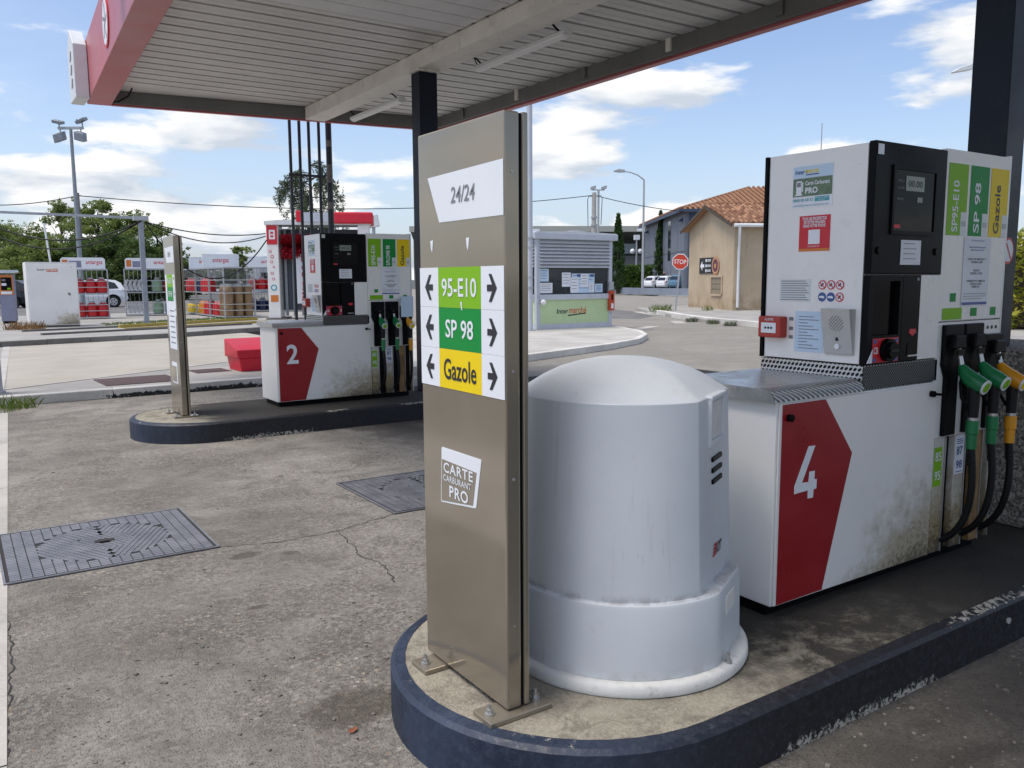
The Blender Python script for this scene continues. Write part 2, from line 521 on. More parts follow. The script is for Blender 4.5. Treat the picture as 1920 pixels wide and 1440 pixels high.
def aggregate_wall():
    t = NT('exposed aggregate'); p = t.pos()
    d = t.vor(p, 75); cc = t.xyz(t.vor(p, 75, out='Color'))
    c = t.mix(cc[0], (.07, .065, .06), (.34, .32, .28))
    t.bump(t.ramp(d, .5, 0), .8, .01)
    return t.done(c, .85, 0, .3)

def glass(name, tint, alpha=.25):
    t = NT(name)
    t.done(tint, .04, 0, .6)
    t.b.inputs['Alpha'].default_value = alpha
    return t.m

def tilemat(name):
    t = NT(name); p = t.pos()
    i = t.n('ShaderNodeObjectInfo').outputs['Random']
    n = t.noise(p, 2.6, 5, .7); n2 = t.noise(p, 14, 6, .7)
    c = t.mix(t.ramp(t.math('ADD', t.math('MULTIPLY', i, .5), t.math('MULTIPLY', n, .5)), .3, .75), (.16, .075, .045), (.38, .215, .13))
    c = t.mix(t.math('MULTIPLY', t.ramp(n2, .5, .72), .55), c, (.06, .05, .045))
    return t.done(c, .9, 0, .25)

def brush_mat():
    t = NT('red brush bristle'); p = t.pos()
    c = t.mix(t.ramp(t.noise(p, 16, 3, .6), .3, .7), (.30, .012, .022), (.52, .02, .04))
    return t.done(c, .6, 0, .3)

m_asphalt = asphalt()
m_conc = concrete('pale concrete', (.36, .35, .325), (.50, .485, .45))
m_conc2 = concrete('apron concrete', (.27, .265, .25), (.38, .37, .345), stain=.3)
m_tan = concrete('tan lane surface', (.36, .335, .285), (.43, .405, .35), speck=.15, stain=.12)
m_park = concrete('car park asphalt', (.12, .118, .115), (.19, .185, .18), stain=.3)
m_isl = island_top()
m_kerbp = kerb_paint()
m_kerbw = kerb_white()
m_kerbc = concrete('white kerbstone', (.50, .49, .46), (.66, .65, .61), stain=.45)
m_kerbd = concrete('dark kerbstone', (.115, .110, .105), (.20, .195, .185))
m_taupe = totem_paint()
m_white = M('white enamel', (.82, .81, .785), .32, var=.04, grime=.10)
m_bin = M('pale grey moulded plastic', (.58, .62, .66), .48, var=.05, vs=2.5, grime=.16, bump=.05, bs=220)
def bin_mat():
    t = NT('pale grey moulded plastic'); p = t.pos(); z = t.xyz(p)[2]
    n = t.noise(p, 2.5, 5, .6)
    c = t.mix(t.ramp(n, .3, .7), (.58, .618, .655), (.64, .675, .705))
    s = t.ramp(t.noise(t.pos(scale=(30, 30, 5)), 1.6, 7, .75, .3), .60, .74)
    zone = t.math('MULTIPLY', t.ramp(z, .55, .66), t.ramp(z, .95, .72))
    c = t.mix(t.math('MULTIPLY', t.math('MULTIPLY', s, zone), .62), c, (.17, .18, .19))
    g = t.ramp(t.noise(p, 10, 8, .75, .5), .58, .78)
    c = t.mix(t.math('MULTIPLY', g, .30), c, (.34, .31, .25))
    seam = t.math('MULTIPLY', t.math('MULTIPLY', t.ramp(z, .508, .514), t.ramp(z, .545, .518)), t.ramp(t.noise(p, 16, 6, .7), .40, .60))
    c = t.mix(t.math('MULTIPLY', seam, .38), c, (.13, .11, .085))
    footd = t.math('MULTIPLY', t.ramp(z, .30, .25), t.ramp(t.noise(p, 13, 6, .7), .42, .62))
    c = t.mix(t.math('MULTIPLY', footd, .30), c, (.30, .26, .19))
    run = t.math('MULTIPLY', t.ramp(t.noise(t.pos(scale=(22, 22, .8)), 1.3, 5, .7), .56, .70), t.ramp(t.noise(p, 2.0, 3, .5), .45, .60))
    c = t.mix(t.math('MULTIPLY', run, .22), c, (.33, .32, .30))
    t.bump(t.noise(p, 300, 2, .5), .06, .002)
    return t.done(c, t.ramp(n, .3, .7, .40, .52), 0, .5)
m_bin = bin_mat()
m_binf = M('scuffed pale plastic foot', (.72, .72, .69), .6, var=.10, vs=9, grime=.45)
m_panel = dirty_white('soiled white enamel', (.83, .825, .80))
m_panelw = dirty_white('lightly soiled white enamel', (.81, .81, .79), amount=.35)
m_strip = dirty_white('oily white strip', (.62, .61, .57), amount=1.0)
m_rust = M('rust brown strip', (.28, .17, .07), .75, var=.35, vs=12, grime=.5)
m_red = M('signal red enamel', (.30, .010, .014), .34, var=.06)
m_black = M('black plastic', (.006, .006, .007), .36, var=.2, spec=.07)
m_gloss = M('black glossy screen', (.003, .003, .004), .05, var=.1, spec=.09)
m_rubber = M('black rubber', (.008, .008, .009), .5, var=.2, spec=.3, bump=.1, bs=120)
m_steel = steel_plate()
m_alu = M('dull aluminium', (.52, .52, .51), .42, .85, var=.08, vs=14)
m_galv = M('galvanised steel', (.44, .46, .48), .55, .55, var=.14, vs=9, grime=.1)
m_mast = M('weathered grey steel', (.27, .30, .34), .55, .2, var=.14, vs=5)
m_lowwall = M('grey blue wall paint', (.22, .26, .32), .7, var=.12, vs=.8)
m_green = M('nozzle green', (.006, .175, .055), .34, var=.12)
m_amber = M('nozzle amber', (.70, .30, .008), .34, var=.12)
m_lime = M('lime print', (.21, .47, .012), .45, var=.03, spec=.2)
m_dgreen = M('deep green print', (.006, .26, .045), .45, var=.03, spec=.2)
m_yellow = M('yellow print', (.84, .62, .006), .45, var=.03, spec=.2)
m_print = M('white print', (.76, .79, .83), .45, var=.02, spec=.3)
m_ink = M('black ink', (.015, .016, .020), .5, var=.05)
m_blueink = M('blue ink', (.05, .10, .30), .5, var=.05)
m_greyink = M('grey ink', (.20, .21, .22), .5, var=.05)
m_paper = M('white paper', (.76, .79, .84), .8, var=.05, vs=7)
m_pblue = M('pale blue print', (.52, .66, .80), .5, var=.05)
m_mcyan = M('teal print', (.06, .34, .38), .5, var=.05)
m_redprint = M('red print', (.58, .018, .030), .45, var=.03)
m_redplas = M('red plastic', (.60, .012, .035), .42, var=.10, vs=2, grime=.05)
m_navy = M('dark navy paint', (.010, .015, .028), .40, spec=.2, var=.2, vs=2.0, grime=.15)
m_pipe = M('blackened pipe', (.014, .017, .028), .4, var=.25)
m_iron = M('cast iron', (.24, .245, .27), .5, .35, var=.2, vs=6, grime=.35)
m_irond = M('iron recess', (.035, .033, .033), .85, var=.2)
m_maroon = M('maroon grating', (.10, .065, .065), .8, var=.2, vs=9, grime=.3)
m_soffit = M('grey white soffit sheet', (.60, .595, .575), .5, var=.10, vs=1.3, grime=.12)
m_beam = M('cream painted beam', (.74, .72, .66), .6, var=.10, vs=2.2, grime=.35)
m_fascia = M('faded red fascia', (.47, .115, .13), .42, var=.10, vs=1.1)
m_fasciain = M('grey fascia back', (.17, .175, .165), .7, var=.15, vs=2.0, grime=.3)
m_lamp = M('frosted lamp cover', (.80, .80, .80), .4, var=.03)
m_signw = M('white sign box', (.68, .71, .72), .45, var=.06, grime=.12)
m_agg = aggregate_wall()
m_mint = M('pale mint panel', (.50, .64, .36), .5, var=.05, vs=1.5, grime=.15)
m_booth = M('blue grey aluminium', (.50, .54, .60), .45, .1, var=.06, grime=.12)
m_slat = M('light slat', (.62, .64, .67), .45, .1, var=.05)
m_dark = M('dark interior', (.014, .016, .017), .6, var=.2)
m_glass = glass('booth glass', (.05, .06, .07), .45)
m_carglass = M('car window', (.018, .024, .032), .06, var=.1)
m_carwhite = M('white car paint', (.74, .77, .80), .22, var=.02)
m_carblue = M('grey blue car paint', (.12, .24, .34), .22, .2, var=.03)
m_cardark = M('dark car paint', (.02, .022, .026), .22, .2, var=.03)
m_taill = M('tail light', (.42, .02, .03), .2, var=.1)
m_tyre = M('tyre', (.018, .018, .018), .8, var=.1)
m_rim = M('alloy rim', (.50, .51, .53), .3, .7, var=.05)
m_render = render_wall('beige render', (.44, .355, .25), (.52, .425, .305), (.22, .18, .12))
m_tile = tilemat('clay roof tile')
m_dkwall = M('slate grey cladding', (.155, .175, .215), .6, var=.10, vs=.5, grime=.1)
m_dkwall2 = M('deep slate blue cladding', (.045, .070, .125), .6, var=.10, vs=.5)
m_pvc = M('white rainwater pipe', (.72, .74, .76), .4, var=.05, grime=.1)
m_wood = M('weathered pole wood', (.24, .21, .175), .85, var=.25, vs=6)
m_cpole = M('concrete pole', (.42, .41, .39), .85, var=.12, vs=5)
m_standr = M('grandstand roof edge', (.36, .37, .34), .7, var=.08)
m_standd = M('grandstand underside', (.075, .085, .075), .8, var=.2)
m_stands = M('grandstand terrace', (.28, .29, .29), .8, var=.12)
m_orange = M('orange paint', (.62, .19, .03), .45, var=.08)
m_termin = M('violet grey paint', (.22, .23, .33), .45, var=.08)
m_gasred = M('red gas bottle', (.52, .012, .016), .36, var=.10, grime=.1)
m_gasgreen = M('pale green gas bottle', (.24, .38, .25), .4, var=.10, grime=.1)
m_gasblue = M('blue gas bottle', (.11, .33, .52), .4, var=.10, grime=.1)
m_gasnavy = M('navy gas bottle', (.012, .022, .075), .4, var=.10)
m_gasyel = M('yellow gas bottle', (.74, .52, .012), .4, var=.10)
m_gasbrown = M('brown gas bottle', (.24, .155, .075), .5, var=.15, grime=.2)
m_gasor = M('orange gas bottle', (.66, .24, .025), .4, var=.10)
m_barrier = M('yellow painted rail', (.40, .29, .05), .6, var=.2, vs=6, grime=.3)
m_railgrey = M('grey steel rail', (.15, .14, .135), .6, .3, var=.25, vs=5, grime=.3)
m_leafA = leafmat('pale green leaves', (.095, .150, .036), (.30, .36, .105), .5)
m_leafB = leafmat('dark green leaves', (.040, .080, .022), (.140, .205, .055), .45)
m_leafY = leafmat('yellow green leaves', (.075, .115, .010), (.27, .30, .035))
m_leafC = leafmat('cedar needles', (.060, .084, .046), (.165, .200, .110), .4)
m_cyp = leafmat('cypress foliage', (.014, .040, .010), (.055, .115, .022), .25)
m_hedge = leafmat('hedge leaves', (.022, .058, .010), (.10, .185, .024))
m_hedgey = leafmat('yellow flowering hedge', (.14, .20, .02), (.50, .46, .06))
m_grass = leafmat('grass blades', (.05, .10, .015), (.20, .26, .05))
m_dry = leafmat('dry weeds', (.20, .11, .04), (.36, .22, .10), .2)
m_bark = M('bark', (.085, .068, .052), .95, var=.3, vs=9, bump=.4, bs=20)
m_skin = M('skin', (.42, .25, .18), .6, var=.05)
m_cloth = M('dark cloth', (.018, .020, .028), .9, var=.1)
m_leaf = M('dead leaf', (.22, .075, .035), .8, var=.3, vs=40)
m_stone = concrete('loose stones', (.12, .11, .098), (.27, .25, .22))
m_bristle = brush_mat()
# ------------------------------------------------------------------ setting
def sheet(name, poly, z, mat, parent=None, kind='structure', thick=.02):
    mb = MB()
    mb.prism(poly, lambda u, v, t: (u, v, t), z-thick, z)
    o = mb.build(name, mat, parent)
    if kind: o['kind'] = kind
    return o

def slab(name, poly, z0, z1, mat, parent=None, kind='structure', bevel=0.0):
    mb = MB(); mb.prism(poly, lambda u, v, t: (u, v, t), z0, z1)
    o = mb.build(name, mat, parent, bevel=bevel)
    if kind: o['kind'] = kind
    return o

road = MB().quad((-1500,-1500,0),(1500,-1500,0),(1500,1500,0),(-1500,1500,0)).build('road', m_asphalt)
road['kind'] = 'structure'

# pale concrete margin along the lane edge
def ex(y): return -.115 + .0512*y
for k in range(7):
    y0, y1 = -3.5 + k*2.2, -3.5 + (k+1)*2.2 - .012
    if y1 > 11.9: y1 = 11.9
    if k == 0:
        strip_root = sheet('concrete_margin', [(ex(y0)-1.6, y0), (ex(y0), y0), (ex(y1), y1), (ex(y1)-1.6, y1)], .004, m_conc, thick=.003)
    else:
        sheet('slab', [(ex(y0)-1.6, y0), (ex(y0), y0), (ex(y1), y1), (ex(y1)-1.6, y1)], .004, m_conc, strip_root, None, thick=.003)
# hairline cracks in the lane
def crack(pts, w, parent):
    mb = MB(); rnd = random.Random(len(pts)*7+int(pts[0][0]*100))
    P = []
    for a, b in zip(pts[:-1], pts[1:]):
        n = max(3, int(math.dist(a, b)/.035))
        for i in range(n):
            t = i/n
            P.append((a[0]+(b[0]-a[0])*t + rnd.uniform(-.012,.012), a[1]+(b[1]-a[1])*t + rnd.uniform(-.012,.012)))
    P.append(pts[-1])
    for (a, b) in zip(P[:-1], P[1:]):
        d = Vector((b[0]-a[0], b[1]-a[1])); d.normalize(); nn = Vector((-d.y, d.x))*w*rnd.uniform(.3, .75)
        mb.quad((a[0]-nn.x, a[1]-nn.y, .003), (b[0]-nn.x, b[1]-nn.y, .003), (b[0]+nn.x, b[1]+nn.y, .003), (a[0]+nn.x, a[1]+nn.y, .003))
    return mb.build('crack', m_irond, parent)
crack([(1.22,5.06),(1.55,4.93),(1.9,4.93),(2.15,5.0),(2.43,5.08)], .005, road)
crack([(1.95,4.93),(1.92,4.6),(1.88,4.38),(1.93,4.2),(1.86,3.9)], .005, road)
crack([(.03,2.7),(.05,3.3),(.115,4.1),(.118,4.95)], .006, road)

# tree-lined far side, car park and lanes on the raised left terrace (z = .12 / .24)
terrace = slab('apron', [(-45,12.40),(7.0,12.72),(7.0,27.0),(-45,27.0)], -.05, .12, m_conc2)
sheet('lane', [(.57,13.55),(3.06,15.05),(6.9,17.4),(6.9,26.9),(1.3,26.9)], .124, m_tan, thick=.003)
sheet('painted_line', [(.53,13.40),(6.9,17.22),(6.9,17.36),(.53,13.52)], .127, m_conc, thick=.002)
sheet('painted_line', [(.40,13.5),(.54,13.5),(1.12,23.0),(.98,23.0)], .127, m_conc, thick=.002)
car_park = slab('car_park', [(-60,21.0),(.9,22.42),(4.7,23.2),(7.7,24.6),(11.0,26.2),(30,60),(40,120),(-60,120)], -.05, .236, m_park)
pave = slab('pavement', [(-14,21.5),(.9,22.45),(4.7,23.23),(7.7,24.63),(11.0,26.25),(13.5,31),(14,39.5),(-14,39.5)], .1, .240, m_conc2)

def kerb_run(pts, z0, z1, depth, step, mat, parent, bev=.012, side=1):
    """separate kerbstones along a line; depth to the left of travel (side=1)"""
    rnd = random.Random(int(pts[0][0]*10)+3)
    for a, b in zip(pts[:-1], pts[1:]):
        a, b = Vector(a), Vector(b); L = (b-a).length; n = max(1, round(L/step)); d = (b-a)/L
        nn = Vector((-d.y, d.x))*side
        for i in range(n):
            p = a+d*(L*i/n+.004); q = a+d*(L*(i+1)/n-.004)
            h = rnd.uniform(-.004, .004); s = nn*rnd.uniform(-.006, .006)
            vs = [p+s, q+s, q+nn*depth, p+nn*depth]
            mb = MB(); mb.prism([(v.x, v.y) for v in vs], lambda u, v, t: (u, v, t), z0, z1+h)
            mb.build('kerbstone', mat, parent, bevel=bev)
kerb_run([(-6,12.33),(6.98,12.66)], 0.0, .131, .16, 1.35, m_kerbw, terrace)
kerb_run([(-14,21.42),(.9,22.36),(4.7,23.13),(7.7,24.5),(10.9,26.1)], .12, .250, .14, 1.0, m_kerbd, pave)

# pump islands: rounded nose towards -X
def island(name, x0, cy, r, x1, z, seed):
    pts = []
    for k in range(25):
        t = math.pi/2 + math.pi*k/24
        pts.append((x0 + r + r*math.cos(t), cy + r*math.sin(t)))
    pts += [(x1, cy-r), (x1, cy+r)]
    top = [(x0+r + (px-x0-r)*(1-.055/r) if px < x1 else px-.05, cy+(py-cy)*(1-.055/r)) for px, py in pts]
    o = slab(name, top, 0.0, z, m_isl)
    # painted edge ring, slightly proud with a rounded arris
    mb = MB(); n = len(pts)
    prof = [(0.0, -.05), (0.0, z-.018), (.30, z-.004), (1.0, z+.003), (1.0, z-.03)]
    rows = []
    for (f, zz) in prof:
        rows.append([(pts[i][0]+(top[i][0]-pts[i][0])*f, pts[i][1]+(top[i][1]-pts[i][1])*f, zz) for i in range(n)])
    for a, b in zip(rows[:-1], rows[1:]):
        for i in range(n):
            j = (i+1) % n
            mb.add([a[i], a[j], b[j], b[i]], [(0,1,2,3)])
    mb.build('kerb_edge', m_kerbp, o, smooth=60)
    return o
isl4 = island('pump_island', 1.19, 2.39, .715, 9.6, .20, 1)
isl2 = island('pump_island', 1.44, 9.15, .70, 9.6, .20, 2)
# reflector stud on the near kerb
MB().cyl((3.72,1.676,.115),(3.72,1.668,.115),.014,14).build('stud', m_conc, isl4, smooth=True)

# kiosk island (right) with rounded end
kp = [(5.8,12.3),(9.2,13.25),(10.5,13.7),(12.3,14.35),(14.1,15.3),(15.4,16.4),(16.3,17.6),(16.9,18.9),(17.6,20.5),(18.2,24.0),(8.6,24.0)]
kpl = slab('kiosk_island', [(x-.03*(x>6), y+.12*(y<20)) for x, y in kp], 0.0, .135, m_conc)
kerb_run(kp[1:10], 0.0, .142, .15, .95, m_kerbc, kpl)

# far roadside, pavement by the beige house, low wall and car park
hp = [(25.4,26.0),(24.1,24.0),(22.8,21.4),(21.5,17.7),(20.5,12.0),(19,4),(60,4),(70,26),(36,33.5),(29.2,32.0),(26.8,28.6)]
hpv = slab('pavement', hp, 0.0, .12, m_conc2)
kerb_run([hp[10],hp[0],hp[1],hp[2],hp[3],hp[4]], 0.0, .20, .26, 1.2, m_kerbc, hpv)
sheet('tarmac_patch', [(22.9,24.9),(26.4,27.2),(29.2,33.7),(24.0,34.2),(19.4,31.0)], .004, m_park, thick=.003)
sheet('painted_line', [(25.6,27.0),(27.5,30.4),(28.2,30.1),(26.2,26.9)], .008, m_conc, thick=.002)
sheet('painted_line', [(17.9,19.9),(19.6,20.9),(19.9,20.6),(18.1,19.6)], .006, m_conc, thick=.002)
sheet('painted_line', [(21.6,21.6),(22.6,22.9),(22.9,22.6),(21.9,21.3)], .006, m_conc, thick=.002)
fp = [(58.2,66.8),(51.7,50.3),(47.5,40.0),(90,35),(140,160),(95,170),(64,84)]
fpv = slab('far_pavement', fp, 0.0, .12, m_conc2)
# ------------------------------------------------------------------ forecourt: canopy
CZ, CH = 4.13, .80
def xl(y): return 1.17 + .0495*y
def yf(x): return 13.90 - .135*x
XR, YN = 7.25, -5.6  # unseen near end drawn out behind the camera to darken lane and pump front
can = thing('canopy', 'red edged petrol station canopy with grey ribbed soffit on dark columns', 'canopy', (4.98, 9.4, 0))
OFF = Vector((4.98, 9.4, 0))
def cb(mb, name, mat, parent=can, **kw):
    mb.v = [(a-OFF.x, b-OFF.y, c-OFF.z) for a, b, c in mb.v]
    return mb.build(name, mat, parent, **kw)
F1 = (xl(13.64), 13.64)
mb = MB(); w = .31
mb.prism([(xl(YN), YN), (xl(YN)+w, YN), (F1[0]+w, yf(F1[0]+w)), F1], lambda u, v, t: (u, v, t), CZ, CZ+CH)
fl = cb(mb, 'fascia', m_fascia, bevel=.01)
mb = MB(); mb.prism([(F1[0]+w+.002, yf(F1[0]+w)-.07), (XR-.002, yf(XR)-.07), (XR-.002, yf(XR)), (F1[0]+w+.002, yf(F1[0]+w))], lambda u, v, t: (u, v, t), CZ, CZ+CH)
cb(mb, 'fascia', m_fascia)
mb = MB(); mb.prism([(F1[0]+w+.01, yf(F1[0]+w)-.115), (XR-.12, yf(XR)-.10), (XR-.12, yf(XR)-.074), (F1[0]+w+.01, yf(F1[0]+w)-.074)], lambda u, v, t: (u, v, t), CZ+.022, CZ+.30)
cb(mb, 'fascia_back', m_fasciain)
mb = MB(); mb.box(XR-.10, XR, YN, yf(XR)-.003, CZ, CZ+CH)
cb(mb, 'fascia', m_fascia)
mb = MB(); mb.box(XR-.17, XR-.104, YN, yf(XR)-.12, CZ+.028, CZ+.30)
fb = cb(mb, 'fascia_back', m_fasciain)
for k in range(6):
    y = 11.9 - k*1.55
    mb = MB(); mb.box(XR-.20, XR-.171, y-.04, y+.04, CZ+.06, CZ+.26)
    cb(mb, 'bracket', m_beam if k % 2 else m_fasciain, fb)
mb = MB(); mb.box(xl(YN)+w+.002, XR-.102, YN, YN+.08, CZ, CZ+CH)
cb(mb, 'fascia', m_fascia)
# roof deck above the ribs
mb = MB(); mb.prism([(xl(YN)+w+.004, YN+.082), (XR-.104, YN+.082), (XR-.104, yf(XR)-.08), (F1[0]+w+.004, yf(F1[0]+w)-.08)], lambda u, v, t: (u, v, t), CZ+.285, CZ+.34)
cb(mb, 'roof_deck', m_fasciain)
# ribbed soffit sheets, one part per pan
y = YN + .10; k = 0
while y < 12.62:
    y1 = y + .30
    prof = [(y+.030, CZ+.282), (y+.028, CZ+.205), (y+.14, CZ+.200), (y+.15, CZ+.206), (y+.16, CZ+.200), (y1-.030, CZ+.205), (y1-.032, CZ+.282)]
    mb = MB()
    x0 = xl(y)+w+.006
    mb.prism(prof, lambda u, v, t: (t + (u-y)*.0495 if t < 3 else t, u, v), x0, XR-.172)
    cb(mb, 'soffit_panel', m_soffit)
    y = y1; k += 1
mb = MB(); mb.prism([(xl(y)+w+.006, y+.01), (XR-.172, y+.01), (XR-.172, yf(XR)-.125), (F1[0]+w+.006, yf(F1[0]+w)-.125)], lambda u, v, t: (u, v, t), CZ+.203, CZ+.275)
cb(mb, 'soffit_panel', m_soffit)
# translucent fine-corrugated roof lights let into the soffit
for j in range(5):
    mb = MB()
    ya = 6.9 + j*.30
    zig = []
    for i in range(13):
        zig.append((ya+.015+i*.0225, CZ+.188 + (.010 if i % 2 else 0)))
    poly = zig + [(ya+.285, CZ+.199), (ya+.015, CZ+.199)]
    mb.prism(poly, lambda u, v, t: (t, u, v), 2.3, 4.85)
    cb(mb, 'roof_light', m_lamp)
# main beam across the islands
mb = MB(); mb.box(4.89, 5.215, YN+.085, yf(4.89)-.13, CZ, CZ+.196)
cb(mb, 'beam', m_beam, bevel=.008)
for (yc, z0) in ((2.495, 1.20), (9.36, .201)):
    mb = MB(); mb.box(4.895, 5.095 if yc < 5 else 5.14, yc-.107, yc+.107, z0, CZ-.03)
    cb(mb, 'column', m_navy, bevel=.006)
    mb = MB(); mb.box(4.86, 5.17, yc-.14, yc+.14, CZ-.03, CZ-.001)
    cb(mb, 'column_head', m_beam)
# logo medallion and corner sign on the left fascia
def fx(y, z, o): return (xl(y)-o, y, z)
mb = MB(); mb.prism([(10.69+.27*math.cos(2*math.pi*i/28), 4.50+.27*math.sin(2*math.pi*i/28)) for i in range(28)], lambda u, v, t: fx(u, v, t), .002, .014)
med = cb(mb, 'medallion', m_redprint)
mb = MB(); mb.prism([(10.69+.24*math.cos(2*math.pi*i/28), 4.50+.24*math.sin(2*math.pi*i/28)) for i in range(28)], lambda u, v, t: fx(u, v, t), .0145, .018)
cb(mb, 'medallion_face', m_print, med)
mb = MB()
for i in range(5):
    a = 2*math.pi*i/5 + .3; b = a + 2.4
    mb.prism([(10.69+r*math.cos(t), 4.50+r*math.sin(t)) for r, t in ((.19,a),(.21,a+.25),(.06,b),(.03,b-.2))], lambda u, v, t: fx(u, v, t), .0185, .020)
cb(mb, 'emblem', m_greyink, med)
mb = MB()
mb.prism([(13.10, CZ-.02), (13.66, CZ-.02), (13.66, 4.86), (13.40, 5.06), (13.10, 4.82)], lambda u, v, t: (t, u, v), 1.64, 1.812)
sb = cb(mb, 'sign_box', m_signw, bevel=.008)
mb = MB()
for i in range(3):
    mb.prism([(13.30+.02*i, 4.28+.18*i), (13.45, 4.28+.18*i), (13.36, 4.41+.18*i), (13.28, 4.38+.18*i)], lambda u, v, t: (t, u, v), 1.634, 1.639)
cb(mb, 'emblem', m_greyink, sb)
mb = MB(); mb.box(1.28, 1.55, 9.15, 9.40, 4.60, 4.95)
fl2 = cb(mb, 'fascia_lamp', m_signw, bevel=.01)
mb = MB(); mb.tube([(1.50,9.28,4.60),(1.56,9.22,4.52),(1.60,9.2,4.5)], .012, 6)
cb(mb, 'cable', m_black, fl2)
mb = MB(); mb.tube([(2.17,13.45,4.16),(2.2,13.3,4.14),(2.33,13.2,4.22),(2.36,13.1,4.31)], .012, 6)
cb(mb, 'cable', m_black)

# strip lights below the beam
def strip_light(y0, y1, label):
    t = thing('strip_light', label, 'lamp', (5.35, (y0+y1)/2, 4.03), group='strip lights under the canopy beam')
    h = (y1-y0)/2
    MB().prism([(-.055,.02),(.055,.02),(.055,.045),(.035,.062),(-.035,.062),(-.055,.045)], lambda u, v, q: (u, q, v), -h, h).build('housing', m_signw, t)
    MB().prism([(.052*math.cos(a), .018+.034*math.sin(a)) for a in [math.pi+math.pi*i/10 for i in range(11)]], lambda u, v, q: (u, q, v), -h+.02, h-.02).build('diffuser', m_lamp, t, smooth=True)
    for s in (-1, 1):
        MB().bar((-.02, s*(h-.12), .062), (-.135, s*(h-.12), .14), .02, .012).build('bracket', m_black, t)
    MB().tube([(-.03, h-.05, .06), (-.01, h+.02, .12), (-.03, h+.06, .22), (-.10, h+.05, .30)], .008, 6).build('cable', m_black, t)
strip_light(10.62, 12.3, 'long unlit strip light under the beam, beyond the column')
strip_light(6.92, 8.66, 'long unlit strip light under the beam, between the two columns')

# aggregate block around the near column foot
o = MB().box(4.86, 5.75, 1.98, 2.86, .201, 1.198).build('concrete_block', m_agg, None, bevel=.03)
tag(o, 'grey exposed aggregate concrete block around the column foot behind pump 4', 'concrete block')

# vent pipes and mast beyond the canopy
vp = thing('vent_pipes', 'four thin black vent pipes tied by a crossbar behind pump 2', 'pipes', (5.15, 13.9, .12))
for x in (4.905, 5.068, 5.232, 5.41):
    MB().cyl((x-5.15, 0, 0), (x-5.15, 0, 5.6), .026, 12).build('pipe', m_pipe, vp, smooth=True)
MB().box(-.30, .33, -.048, -.029, 3.22, 3.262).build('crossbar', m_pipe, vp)
MB().box(-.30, .33, -.048, -.029, .7, .742).build('crossbar', m_pipe, vp)
ms = thing('mast', 'thick black patched mast beside the vent pipes behind pump 2', 'mast', (5.585, 13.9, .12))
MB().cyl((0, 0, 0), (0, 0, 5.7), .052, 14).build('pole', m_pipe, ms, smooth=True)
for z, h in ((2.7, .12), (3.15, .3), (3.75, .1), (4.3, .12)):
    MB().cyl((-.004, -.006, z), (-.004, -.006, z+h), .051, 14).build('worn_patch', m_railgrey, ms, smooth=True)
MB().box(-.09, .09, -.09, .09, 0, .012).build('base_plate', m_pipe, ms)

